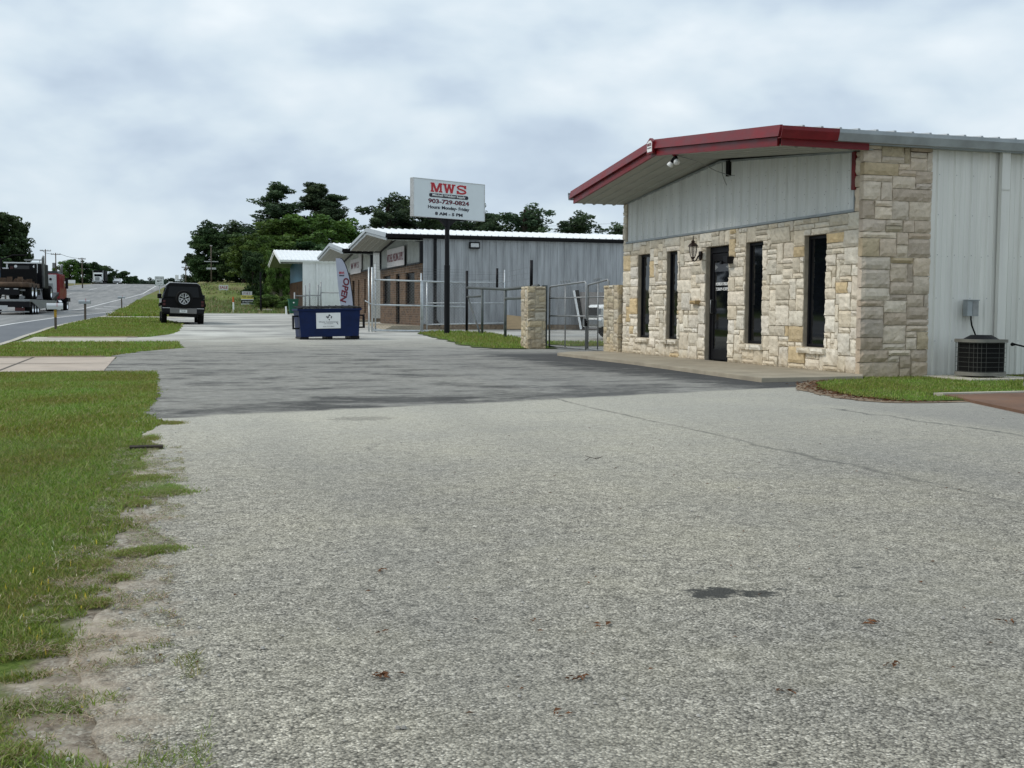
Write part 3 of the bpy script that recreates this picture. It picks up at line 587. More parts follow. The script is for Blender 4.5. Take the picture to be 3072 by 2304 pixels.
def keep_near(x, y):
    e = float(grass_edge(x, y)); d = e-x
    if y > 6.6 and lotL(y)-0.02+0.05*nz2(x, y, 7) > x: return rng.random() < .55+.45*(d > 0) or nz2(x, y, 6) > 0
    if y < 3.35 and x > -0.62+0.1*nz2(x, y, 6): 
        return nz2(x, y, 7) > 0.25 or y < 2.5
    q = nz2(x, y, 5)+0.6*nz2(x, y, 13)
    return d+0.13*q > 0.02+0.05*rng.random() and (d > 0.22 or nz2(x, y, 9)+.5*nz2(x,y,25) > -0.35+0.5*(0.22-d))
P1 = sample(170000, -1.5, 0.1, 2.2, 5.0, lambda x, y: keep_near(x, y))
P2 = sample(150000, -2.4, 0.15, 5.0, 9.0, lambda x, y: keep_near(x, y))
P3 = sample(90000, -3.3, 0.2, 9.0, 18.75, lambda x, y: keep_near(x, y) )
blades('grass', P1, 0.008, 0.026, 0.0015, PALN, lean=1.3); blades('grass', P2, 0.012, 0.034, 0.0022, PALN, lean=1.2); blades('grass', P3, 0.02, 0.045, 0.004, PAL, lean=1.0)
blades('grass', P1[::40], 0.03, 0.055, 0.0014, PAL, lean=.8); blades('grass', P2[::40], 0.035, 0.065, 0.002, PAL, lean=.8)
blades('grass_flowers', P1[::170], 0.02, 0.03, 0.003, [(0.75,0.6,0.08),(0.8,0.75,0.5)], lean=.3)
# thin weeds and dead straw on the bare edge
tuf = [(0.0,6.2,.16,.10),(0.03,6.35,.09,.16),(-.05,6.75,.12,.14),(-.02,4.72,.10,.05),(-.14,4.25,.04,.04),(-.2,3.9,.05,.05),(-.08,4.68,.1,.05),(-.22,4.5,.05,.08),(-.12,5.9,.08,.1),(-.05,8.9,.06,.2),(-.02,8.3,.05,.12),(-.12,7.3,.05,.2),(.1,10.05,.1,.12),(-.5,3.0,.06,.05),(-.42,2.75,.1,.1),(-.3,2.6,.06,.06)]
pts = []
for (x, y, rx, ry) in tuf:
    n = int(2000*rx/0.08); pts.append(np.c_[rng.normal(x, rx*.5, n), rng.normal(y, ry*.5, n)])
blades('grass', np.vstack(pts), 0.006, 0.02, 0.0015, PALD, zoff=0.011, lean=1.5)
P4 = sample(90000, -0.75, 0.15, 2.3, 8.5, lambda x, y: -0.1 < x-float(grass_edge(x, y))+0.1 < 0.34 and nz2(x, y, 6)+.6*nz2(x, y, 17) > 0.08)
blades('grass', P4, 0.004, 0.012, 0.0013, [(0.40,0.32,0.21),(0.50,0.42,0.30),(0.22,0.16,0.10),(0.18,0.24,0.06),(0.2,0.26,0.06)], lean=3.5, zoff=0.016)
# bed by the stone building
blades('grass', sample(42000, 7.5, 13.4, 10.6, 14.72, lambda x, y: (x > float(np.interp(y, [10.4,10.9,11.4,12.6,13.6,14.3], [8.2,7.7,7.65,7.95,8.5,9.2]))+0.1*nz2(x, y, 5)) and (y > 11.55 or (x < 8.6 and y > 10.65))), 0.018, 0.05, 0.004, PAL, zoff=0.018)
# strips by the road
def strips(x, y):
    if 24.75 < y < 34.7: return x < lotL(y)-0.05+0.25*nz2(x, y, 1) and x > road_r(y)+0.1
    if 39.3 < y < 65.8: return x < lotL(y)+0.2*nz2(x, y, 1) and x > road_r(y)+0.1
    return False
blades('grass', sample(52000, -4.2, 1.4, 24.7, 50, strips), 0.04, 0.09, 0.010, PAL)
blades('grass', sample(20000, -4.2, 1.4, 50, 66, strips), 0.05, 0.11, 0.02, PAL)
blades('grass', sample(42000, -3.3, 3.2, 69.8, 130, lambda x, y: x > road_r(y)+0.15 and (x < 1.3 or y > 83)), 0.10, 0.28, 0.035, PAL)
blades('grass', sample(16000, 8.0, 12.3, 28.3, 44.6, lambda x, y: isL(y)+.1+.2*nz2(x,y,1.5) < x < isR(y)-.1), 0.04, 0.10, 0.010, PAL, zoff=0.03)
blades('grass', sample(6000, 11.0, 17.0, 30.2, 33.2, lambda x, y: True), 0.04, 0.10, 0.012, PAL, zoff=0.03)
# rough field beyond the lot
PALF = [(0.16,0.22,0.06),(0.21,0.25,0.09),(0.26,0.25,0.12),(0.28,0.23,0.13),(0.13,0.19,0.05)]
blades('weeds', sample(30000, 1.5, 22, 83.2, 125, lambda x, y: nz2(x, y, .35) > -0.15), 0.10, 0.32, 0.04, PALF)
blades('weeds', sample(9000, 2, 32, 120, 200, lambda x, y: nz2(x, y, .2) > 0), 0.12, 0.3, 0.07, PALF)

# ------------------------------------------------------------------ stone work
SC_F = [(0.742, 0.673, 0.553), (0.7, 0.636, 0.515), (0.774, 0.71, 0.595), (0.657, 0.588, 0.468), (0.731, 0.663, 0.542), (0.636, 0.572, 0.457), (0.763, 0.7, 0.584), (0.71, 0.636, 0.51), (0.774, 0.71, 0.606), (0.742, 0.668, 0.553), (0.678, 0.615, 0.5), (0.753, 0.689, 0.574), (0.7, 0.625, 0.5), (0.636, 0.498, 0.298)]
SC_S = [(0.60,0.50,0.395),(0.54,0.445,0.35),(0.65,0.555,0.44),(0.59,0.49,0.39),(0.50,0.41,0.32),(0.67,0.575,0.46),(0.62,0.52,0.41),(0.64,0.54,0.425),(0.50,0.41,0.28)]
def stones(mb, U, Z, holes, place, pal, seed, cu=0.13, cz=0.085, top=None, wmax=4, hmax=4, prot=0.035, back=0.1, wc=(1,2,2,3,3,4), hc=(1,1,2,2,3,3,4)):
    """random ashlar: place(u, d, z) -> xyz, d = distance out of the wall"""
    r = random.Random(seed); nu = int(round((U[1]-U[0])/cu)); nz = int(round((Z[1]-Z[0])/cz)); cu = (U[1]-U[0])/nu; cz = (Z[1]-Z[0])/nz
    occ = [[False]*nz for _ in range(nu)]
    def inside(i, j):
        u0, u1, z0, z1 = U[0]+i*cu, U[0]+(i+1)*cu, Z[0]+j*cz, Z[0]+(j+1)*cz
        return any(u0+cu*.5 > h[0] and u0+cu*.5 < h[1] and z0+cz*.5 > h[2] and z0+cz*.5 < h[3] for h in holes)
    for i in range(nu):
        for j in range(nz):
            if inside(i, j): occ[i][j] = True
    def snap(u, lo, hi):   # snap stone sides to opening edges
        for h in holes:
            for e in (h[0], h[1]):
                if abs(u-e) < cu*0.55 and lo < h[3] and hi > h[2]: return e
        return u
    def snapz(z, lo, hi):
        for h in holes:
            for e in (h[2], h[3]):
                if abs(z-e) < cz*0.55 and lo < h[1] and hi > h[0]: return e
        return z
    for j in range(nz):
        for i in range(nu):
            if occ[i][j]: continue
            w_ = r.choice(wc[:wmax+2]); h_ = r.choice(hc[:hmax+3])
            if w_ == 1: h_ = r.choice([1,2,2,3])
            ww = 0
            while ww < w_ and i+ww < nu and not occ[i+ww][j]: ww += 1
            # avoid leaving a sliver
            if i+ww < nu and not occ[i+ww][j] and (i+ww+1 >= nu or occ[i+ww+1][j]) and r.random() < .7: ww += 1
            hh = 1
            while hh < h_ and j+hh < nz and all(not occ[i+k][j+hh] for k in range(ww)): hh += 1
            for a in range(ww):
                for b in range(hh): occ[i+a][j+b] = True
            u0, u1, z0, z1 = U[0]+i*cu, U[0]+(i+ww)*cu, Z[0]+j*cz, Z[0]+(j+hh)*cz
            su0, su1 = snap(u0, z0, z1), snap(u1, z0, z1); sz0, sz1 = snapz(z0, u0, u1), snapz(z1, u0, u1)
            gp = 0.0045
            u0, u1, z0, z1 = su0+gp*r.uniform(.6,1.2), su1-gp*r.uniform(.6,1.2), sz0+gp*r.uniform(.6,1.2), sz1-gp*r.uniform(.6,1.2)
            if top and top((u0+u1)/2) < z1: z1 = top((u0+u1)/2)-.004
            if z1-z0 < .02 or u1-u0 < .02: continue
            c = r.choice(pal); k = r.uniform(.86, 1.1); t = r.uniform(-.015,.015); c = (c[0]*k+t, c[1]*k, c[2]*k-t)
            n = max(2, int((u1-u0)/.05)); m_ = max(2, int((z1-z0)/.045)); P = prot*r.uniform(.55, 1.15); sx = r.uniform(0, 99)
            base = len(mb.v); tx, tz = r.uniform(-.25,.25)*P/(u1-u0), r.uniform(-.25,.25)*P/(z1-z0)
            for b in range(m_+1):
                for a in range(n+1):
                    u = u0+(u1-u0)*a/n; z = z0+(z1-z0)*b/m_
                    e = min(a, n-a, b, m_-b) == 0
                    d = P + tx*(u-(u0+u1)/2) + tz*(z-(z0+z1)/2) + (0.018*noise.noise(Vector((u*11+sx, z*11, sx)))+0.010*noise.noise(Vector((u*31+sx, z*31, sx))))
                    if e: d -= 0.015+0.008*r.random(); u += (0.006*(1 if a == 0 else -1) if a in (0,n) else 0)*r.random(); z += (0.006*(1 if b == 0 else -1) if b in (0,m_) else 0)*r.random()
                    mb.v.append(place(u, d, z))
            for b in range(m_):
                for a in range(n):
                    q = base+b*(n+1)+a; mb.f.append((q, q+1, q+n+2, q+n+1)); mb.c.append(c)
            per = [base+a for a in range(n+1)]+[base+b*(n+1)+n for b in range(1, m_+1)]+[base+m_*(n+1)+a for a in range(n-1, -1, -1)]+[base+b*(n+1) for b in range(m_-1, 0, -1)]
            bb = len(mb.v)
            ring = []
            for a in range(n+1): ring.append((u0+(u1-u0)*a/n, z0))
            for b in range(1, m_+1): ring.append((u1, z0+(z1-z0)*b/m_))
            for a in range(n-1, -1, -1): ring.append((u0+(u1-u0)*a/n, z1))
            for b in range(m_-1, 0, -1): ring.append((u0, z0+(z1-z0)*b/m_))
            for u, z in ring: mb.v.append(place(u, -back, z))
            L = len(per); cs = tuple(x*.93 for x in c)
            for k2 in range(L): mb.f.append((per[(k2+1)%L], per[k2], bb+k2, bb+(k2+1)%L)); mb.c.append(c)

def ribs(mb, U, zb, zt, place, period=0.305, w0=0.075, w1=0.035, h=0.03, minor=True, start=None):
    """ribbed sheet; zt(u) top edge"""
    us = []; u = U[0] if start is None else start
    us.append((U[0], 0))
    while u < U[1]:
        c = u+period/2
        for (q, d) in ((c-w0/2,0),(c-w1/2,h),(c+w1/2,h),(c+w0/2,0)):
            if U[0] < q < U[1]: us.append((q, d))
        if minor:
            for m_ in (c+period*.33, c+period*.62):
                for (q, d) in ((m_-.014,0),(m_-.005,.006),(m_+.005,.006),(m_+.014,0)):
                    if U[0] < q < U[1]: us.append((q, d))
        u += period
    us.append((U[1], 0)); b = len(mb.v)
    for (u, d) in us:
        mb.v.append(place(u, d, zb)); mb.v.append(place(u, d, zt(u)))
    for i in range(len(us)-1):
        mb.f.append((b+2*i, b+2*i+2, b+2*i+3, b+2*i+1)); mb.c.append(None)

def opening_core(mb, x0, x1, U, Z, holes):
    """wall slab along local y with rectangular holes"""
    us = sorted(set([U[0], U[1]]+[h[0] for h in holes]+[h[1] for h in holes]))
    for a, b in zip(us, us[1:]):
        hs = [h for h in holes if h[0] < (a+b)/2 < h[1]]
        if not hs: mb.box(x0, x1, a, b, Z[0], Z[1])
        else:
            h = hs[0]
            if h[2] > Z[0]+.01: mb.box(x0, x1, a, b, Z[0], h[2])
            mb.box(x0, x1, a, b, h[3], Z[1])

def glazing(root, y0, y1, z0, z1, x, name='window', frame=0.045, mullions=(), glass=None):
    """framed pane facing -x at local x"""
    m = MB()
    m.box(x, x+.05, y0, y0+frame, z0, z1); m.box(x, x+.05, y1-frame, y1, z0, z1)
    m.box(x+.002, x+.048, y0+frame, y1-frame, z0, z0+frame); m.box(x+.002, x+.048, y0+frame, y1-frame, z1-frame, z1)
    for mz in mullions: m.box(x+.004, x+.046, y0+frame, y1-frame, mz-.025, mz+.025)
    fr = m.build(name, M_black, root, bevel=0.004)
    q = MB(); q.box(x+.022, x+.03, y0+frame*.6, y1-frame*.6, z0+frame*.6, z1-frame*.6); q.build('pane', glass or M_glass, fr)
    return fr

def shed_roof(root, W, L, he, rise, fx, roofm, fasm, sofm, gutm, th=0.10, wallz=None, front_h=0.26, over=0.13, gut_split=None, ribm=True, back_over=0.1):
    """gable roof, ridge along x; fx(y) = x of the front fascia"""
    yA, yB, yM = -over, W+over, W/2
    def zt(y): return he+rise*(1-abs(y-yM)/(yM+over))
    xb = L+back_over
    # roof sheets
    m = MB()
    for (ya, yb) in ((yA, yM), (yM, yB)):
        za, zb_ = zt(ya), zt(yb)
        m.hexa([(fx(ya),ya,za-.05),(xb,ya,za-.05),(xb,yb,zb_-.05),(fx(yb),yb,zb_-.05),(fx(ya),ya,za),(xb,ya,za),(xb,yb,zb_),(fx(yb),yb,zb_)])
    rf = m.build('roof', roofm, root)
    if ribm:
        m = MB(); x = fx(yM)+.2
        while x < L:
            for (ya, yb) in ((yA, yM), (yB, yM)):
                za, zb_ = zt(ya), zt(yb)
                m.hexa([(x-.03,ya,za),(x+.03,ya,za),(x+.03,yb,zb_),(x-.03,yb,zb_),(x-.015,ya,za+.04),(x+.015,ya,za+.04),(x+.015,yb,zb_+.04),(x-.015,yb,zb_+.04)] if yb > ya else
                       [(x-.03,yb,zb_),(x+.03,yb,zb_),(x+.03,ya,za),(x-.03,ya,za),(x-.015,yb,zb_+.04),(x+.015,yb,zb_+.04),(x+.015,ya,za+.04),(x-.015,ya,za+.04)])
            x += .305
        m.build('roof_rib', roofm, rf)
    # front fascia: upper rake trim (proud) and lower board
    m = MB(); h1 = front_h*.56; e = .02
    for (ya, yb) in ((yA-.03, yM), (yM, yB+.03)):
        za, zb_ = zt(max(yA, min(yB, ya)))+e, zt(max(yA, min(yB, yb)))+e
        fa, fb = fx(ya), fx(yb)
        m.hexa([(fa-.07,ya,za-h1),(fa,ya,za-h1),(fb,yb,zb_-h1),(fb-.07,yb,zb_-h1),(fa-.035,ya,za),(fa,ya,za+.004),(fb,yb,zb_+.004),(fb-.035,yb,zb_)])
    fa_ = m.build('fascia', fasm, root)
    m = MB()
    for (ya, yb) in ((yA+.10, yM), (yM, yB-.10)):
        za, zb_ = zt(ya)-h1+e, zt(yb)-h1+e; fa, fb = fx(ya), fx(yb); h2 = front_h-h1
        m.hexa([(fa-.012,ya,za-h2),(fa+.03,ya,za-h2),(fb+.03,yb,zb_-h2),(fb-.012,yb,zb_-h2),(fa-.012,ya,za-.003),(fa+.03,ya,za-.003),(fb+.03,yb,zb_-.003),(fb-.012,yb,zb_-.003)])
    m.build('rake_board', fasm, root)
    # soffit panels with standing seams
    m = MB(); dz = front_h-.03
    for (ya, yb) in ((yA+.10, yM), (yM, yB-.10)):
        za, zb_ = zt(ya)-dz, zt(yb)-dz
        xs = [0.0]; 
        m.hexa([(fx(ya)+.03,ya,za),(0.1,ya,za),(0.1,yb,zb_),(fx(yb)+.03,yb,zb_),(fx(ya)+.03,ya,za+.02),(0.1,ya,za+.02),(0.1,yb,zb_+.02),(fx(yb)+.03,yb,zb_+.02)])
        for k in range(1, 5):
            t = k/5.
            xa, xb_ = fx(ya)*(1-t), fx(yb)*(1-t)
            m.hexa([(xa-.02,ya,za-.022),(xa+.02,ya,za-.022),(xb_+.02,yb,zb_-.022),(xb_-.02,yb,zb_-.022),(xa-.035,ya,za),(xa+.035,ya,za),(xb_+.035,yb,zb_),(xb_-.035,yb,zb_)])
    m.build('soffit', sofm, root)
    # eave gutters
    def gutter(y0, s, x0, x1, mm):
        m = MB(); z = he-.02; y1 = y0+s*.13
        pr = [(y0,z-.15),(y0+s*.09,z-.15),(y1,z-.04),(y1,z+.015),(y1-s*.012,z+.015),(y1-s*.012,z-.035),(y0+s*.08,z-.14),(y0,z-.14)]
        m.prism(pr if s > 0 else pr[::-1], 'x', x0, x1); return m.build('gutter', mm, root)
    if gut_split is not None:
        gutter(yA, -1, fx(yA)-.06, gut_split, fasm); gutter(yA, -1, gut_split+.002, xb, gutm)
    else: gutter(yA, -1, fx(yA)-.06, xb, gutm)
    gutter(yB, 1, fx(yB)-.06, xb, gutm)
    return zt

# ================================================================== STONE BUILDING
B1 = thing('stone_building', 'stone fronted metal building with red trimmed gable porch roof, right side of the lot', 'building', (9.98, 14.77, 0))
W1, L1 = 9.18, 15.0
holes = [(1.0,1.64,.42,2.2),(2.97,3.58,.42,2.2),(4.2,5.12,.0,2.2),(6.35,6.88,.42,2.2),(7.74,8.35,.42,2.2)]
m = MB(); opening_core(m, .012, .20, (.1, 9.1), (0, 2.47), holes)
m.box(.012, .2, .1, .24, 2.47, 3.33); m.box(.012, .2, 9.0, 9.1, 2.47, 3.33)
m.box(.0, 1.14, .012, .2, -.05, 3.33); m.build('mortar_wall', M_mortar, B1)
m = MB()
stones(m, (.09, 9.18), (.06, 2.475), holes, lambda u, d, z: (-d, u, z), SC_F, 5, cu=.105, cz=.085, wc=(1,2,2,3,3,4,5,4), wmax=6, hc=(1,1,2,2,3,3,4), prot=.026)
stones(m, (.09, .26), (2.475, 3.36), [], lambda u, d, z: (-d, u, z), SC_S, 6)
stones(m, (9.0, 9.18), (2.475, 3.36), [], lambda u, d, z: (-d, u, z), SC_F, 7)
# projecting stone sills and a ledge stone
for h in holes:
    if h[2] > .1: stones(m, (h[0]-.08, h[1]+.08), (.315, .415), [], lambda u, d, z: (-d-.06, u, z), SC_F[:4], int(h[0]*10), cz=.1, cu=.14, back=.13)
stones(m, (5.32, 5.6), (1.12, 1.2), [], lambda u, d, z: (-d-.10, u, z), [(0.40,0.30,0.17)], 3, cz=.08, cu=.28, back=.2)
m.build('front_stone_wall', M_stone, B1)['label'] = 'pale cream random ashlar front wall'
m = MB(); stones(m, (-.035, 1.16), (-.04, 3.46), [], lambda u, d, z: (u, -d, z), SC_S, 11, cu=.1, cz=.093, wc=(2,3,3,4,4,5,6,7), wmax=6, hc=(1,1,2,2,2,3,3), prot=.024)
m.build('side_stone_wall', M_stone, B1)['label'] = 'greyer stone return on the side wall'
yM = W1/2
gtop = lambda u: 3.36+.40*(1-abs(u-yM)/yM)
m = MB(); ribs(m, (.27, 8.99), 2.5, gtop, lambda u, d, z: (.03-d, u, z), period=.31); m.build('gable_siding', M_gable_side, B1)
m = MB(); m.box(-.015, .03, .26, 9.0, 2.478, 2.515)
m.box(-.012, .03, .262, .285, 2.515, 3.35)
m.build('gable_flashing', M_zinc, B1)
m = MB()   # dark joint of the soffit against the siding
for (ya, yb) in ((.3, yM), (yM, 8.95)):
    m.hexa([(-.02,ya,gtop(ya)-.03),(.02,ya,gtop(ya)-.03),(.02,yb,gtop(yb)-.03),(-.02,yb,gtop(yb)-.03),(-.02,ya,gtop(ya)),(.02,ya,gtop(ya)),(.02,yb,gtop(yb)),(-.02,yb,gtop(yb))])
m.build('gable_trim', M_zinc, B1)
m = MB(); m.box(-.045, -.012, .21, .30, 2.80, 3.36); m.build('corner_trim', M_red, B1)
m = MB(); ribs(m, (1.13, L1), .03, lambda u: 3.5, lambda u, d, z: (u, .03-d, z), period=.305, h=.028); m.build('side_siding', M_white_side, B1)
m = MB(); m.box(1.15, L1, .05, .3, -.3, .04); m.build('foundation', M_conc, B1)
m = MB(); m.box(.25, L1-.05, .1, .2, .02, 3.45); m.box(.25, L1-.05, 9.0, 9.12, .02, 3.45); m.box(L1-.1, L1, .2, 9.0, .02, 3.5)
m.build('wall', M_white_side, B1)
m = MB()
r = random.Random(2)
def screw(x, y, z, ax):
    s = .009
    if ax == 'x': m.add([(x,y-s,z-s*.4),(x,y+s,z-s*.4),(x,y+s*.4,z+s),(x,y-s*.4,z+s),(x-.008,y,z)], [(0,4,1),(1,4,2),(2,4,3),(3,4,0)])
    else: m.add([(x-s,y,z-s*.4),(x+s,y,z-s*.4),(x+s*.4,y,z+s),(x-s*.4,y,z+s),(x,y-.008,z)], [(0,1,4),(1,2,4),(2,3,4),(3,0,4)])
for k in range(28):
    u = .27+.155+.31*k
    for z in (2.6, 2.85, 3.1, 3.35):
        if z < gtop(u)-.08: screw(-.002, u, z+r.uniform(-.015,.015), 'x')
        if r.random() < .4: screw(.028, u+r.uniform(.06,.12), z-.1+r.uniform(-.08,.08), 'x')
for k in range(40):
    u = 1.13+.1525+.305*k
    for z in (.55, 1.2, 1.85, 2.45, 3.05): screw(u, -.0, z, 'y')
    screw(u+.1, .028, 1.83, 'y'); screw(u-.1, .028, 1.83, 'y')
struct(m.build('screw', M_steel, B1), 'stuff')
fx1 = lambda y: -1.48+.30*(y/W1)
shed_roof(B1, W1, L1, 3.60, .46, fx1, M_roof_grey, M_red, M_soffit, M_zinc, front_h=.29, gut_split=-.62)
m = MB(); m.box(fx1(0)+.02, -.02, -.10, -.075, 3.34, 3.46); m.build('frieze_board', M_red, B1)
m = MB(); m.box(-.02, L1, -.09, .02, 3.42, 3.47); m.build('frieze_board', M_zinc, B1)
# windows and door
for h in holes:
    if h[2] > .1: glazing(B1, h[0]+.012, h[1]-.012, h[2]+.005, h[3]-.01, .075)
dr = MB(); y0, y1 = 4.215, 5.105
dr.box(.085,.14,y0,y0+.05,.065,2.19); dr.box(.085,.14,y1-.05,y1,.065,2.19); dr.box(.087,.138,y0+.05,y1-.05,2.08,2.19)
dfr = dr.build('door_frame', M_black, B1, bevel=.004)
d = MB(); a, b = y0+.055, y1-.055
d.box(.10,.135,a,a+.085,.075,2.07); d.box(.10,.135,b-.085,b,.075,2.07); d.box(.102,.133,a+.085,b-.085,.075,.28); d.box(.102,.133,a+.085,b-.085,1.93,2.07)
door = d.build('door', M_black, B1, bevel=.004)
q = MB(); q.box(.112,.12,a+.08,b-.08,.27,1.94); q.build('pane', M_glass, door)
q = MB(); q.tube([(.10,b-.05,.95),(.055,b-.05,.95),(.055,b-.05,1.2),(.10,b-.05,1.2)], .011, 8); q.build('handle', M_steel, door, smooth=True)
yc = (a+b)/2-.02
text('MONDAY-FRIDAY', width=.52, height=.06, m=M_white, parent=door, loc=(.109, yc, 1.50), rot=(R_(90),0,R_(-90)), bold=.03)
text('7:30AM-4:30PM', width=.52, height=.06, m=M_white, parent=door, loc=(.109, yc, 1.405), rot=(R_(90),0,R_(-90)), bold=.012)
q = MB(); q.box(.1085,.1105,a+.1,b-.1,1.73,1.9); stk = q.build('door_sticker', mat('faded sticker', (0.05,0.055,0.065), .4), door)
q = MB(); q.add([(.107,yc+.3,1.76),(.107,yc+.3,1.87),(.107,yc+.18,1.815)], [(0,1,2)])
q.build('sticker_mark', M_steel, stk)
q = MB(); q.add([(.107,yc-.3,1.76),(.107,yc-.3,1.87),(.107,yc-.12,1.815)], [(2,1,0)]); q.build('sticker_mark', M_steel, stk)
q = MB(); q.box(.006,.05,3.95,4.1,1.86,1.99) if False else q.box(-.15,-.02,3.97,4.13,1.85,1.98); q.box(-.19,-.15,4.12,4.2,1.84,1.89)
tag(q.build('door_camera', M_black, None, bevel=.008, loc=(9.98,14.77,0)), 'small black box camera on the stone beside the glass door', 'camera')
# coach lantern
LN = thing('wall_lantern', 'bronze coach lantern with clear glass on the stone left of the door', 'lantern', (9.94, 20.02, 1.98))
c0 = (-.22, -.06, 0)
q = MB(); q.lathe([(0,.50),(.008,.49),(.012,.44),(.02,.425),(.012,.41),(.035,.385),(.05,.37),(.03,.355),(.075,.325),(.115,.28),(.12,.265),(.0,.262)], c0, seg=8); q.build('cap', M_bronze, LN)
q = MB(); q.lathe([(.0,-.06),(.016,-.05),(.013,-.01),(.035,.01),(.05,.03),(.045,.04),(0,.045)], c0, seg=12); q.build('finial', M_bronze, LN, smooth=True)
q = MB(); q.lathe([(.045,.04),(.07,.10),(.085,.17),(.09,.262)], c0, seg=16); q.build('glass_body', M_lglass, LN, smooth=True)
q = MB()
for k in range(6):
    t = 2*math.pi*k/6; q.tube([(c0[0]+r_*math.cos(t), c0[1]+r_*math.sin(t), h) for r_, h in ((.046,.035),(.073,.10),(.089,.17),(.094,.265))], .006, 5)
q.tube([(c0[0],c0[1],.04),(c0[0],c0[1],.16)], .012, 8)
q.build('cage', M_bronze, LN)
q = MB(); q.tube([(c0[0],c0[1],-.01),(-.18,-.05,-.05),(-.12,-.03,-.02),(-.08,-.01,.05),(-.03,0,.09)], [.012,.013,.014,.015,.018], 8); q.build('arm', M_bronze, LN, smooth=True)
q = MB(); q.prism([(-.05,.17),(.05,.17),(.05,.03),(0,-.03),(-.05,.03)], 'x', -.035, .015); q.build('back_plate', M_bronze, LN, bevel=.01)
LN.scale = (.88, .88, .88)
# flood light pair and its cable
FL = thing('flood_light', 'pair of small white bulbs on black holders under the red fascia peak', 'light', (8.78, 18.75, 3.76))
q = MB(); q.lathe([(0,0),(.06,0),(.06,-.03),(.03,-.05),(0,-.05)], seg=14); q.build('base', M_red, FL, smooth=True)
for s_, e_ in ((.07,(-.04,.09,-.17)), (-.05,(-.02,-.10,-.15))):
    q = MB(); q.tube([(0,0,-.04),(0,s_*.5,-.07),tuple(c*.85 for c in e_)], [.02,.03,.035], 10); hd = q.build('holder', M_black, FL, smooth=True)
    q = MB(); v0 = Vector(e_)*.85; dd = (Vector(e_)-Vector((0,s_*.5,-.07))).normalized()
    q.tube([v0, v0+dd*.03, v0+dd*.07, v0+dd*.085], [.035,.05,.058,.03], 12); q.build('bulb', M_white, hd, smooth=True)
q = MB(); q.tube([(8.78,18.7,3.72),(9.1,18.55,3.62),(9.5,18.6,3.47),(9.85,18.75,3.42),(9.93,18.7,3.42)], .006, 6)
q.tube([(9.92,19.18,3.70),(9.91,19.15,3.5),(9.9,19.05,3.38),(9.9,18.95,3.27)], .006, 6)
tag(q.build('power_cable', M_steel, smooth=True), 'thin grey cable sagging from the flood lights to the gable siding', 'cable')
q = MB(); q.box(-.045,.0,4.17,4.29,3.44,3.72); q.build('vent', M_dark, B1)
# badge on the fascia peak
yP = yM; BD = thing('maker_badge', 'small white shield badge at the peak of the red fascia', 'badge', (9.98+fx1(yP)-.075, 14.77+yP, 3.955))
q = MB(); q.prism([(-.13,-.13),(.13,-.13),(.13,.08),(0,.15),(-.13,.08)][::-1], 'x', -.02, .04); q.build('badge_backing', M_red, BD)
q = MB(); q.prism([(-.105,-.10),(.085,-.10),(.105,-.06),(.105,.065),(.03,.10),(-.06,.10),(-.105,.05)][::-1], 'x', -.026, -.021); q.build('badge_face', M_white, BD)
text('MUELLER', width=.17, height=.05, m=M_darkred, parent=BD, loc=(-.028,0,.03), rot=(R_(90),0,R_(-90)), bold=.01)
text('METAL BUILDINGS', width=.16, height=.02, m=M_steel, parent=BD, loc=(-.028,0,-.03), rot=(R_(90),0,R_(-90)))
# downspout
q = MB(); q.box(2.35,2.50,-.075,.0,.08,3.46); q.box(2.345,2.505,-.08,-.074,2.85,2.87); q.build('downspout', M_white_side, B1, bevel=.01)
# electric box and whip
EB = thing('meter_box', 'grey electrical disconnect box on the white siding above the air conditioner', 'electric box', (11.83, 14.74, .93))
q = MB(); q.box(-.10,.10,-.10,.0,0,.235); q.box(-.11,.11,-.115,.0,.236,.25); q.build('enclosure', M_zinc, EB, bevel=.005)
q = MB(); q.box(-.008,.096,-.106,-.101,.01,.225); q.build('box_cover', M_steel, EB)
q = MB(); q.tube([(0.0,-.06,0),(0.0,-.06,-.05),(.01,-.07,-.14),(.05,-.12,-.3),(.08,-.25,-.38)], .012, 8); q.build('conduit', M_dark, EB, smooth=True)

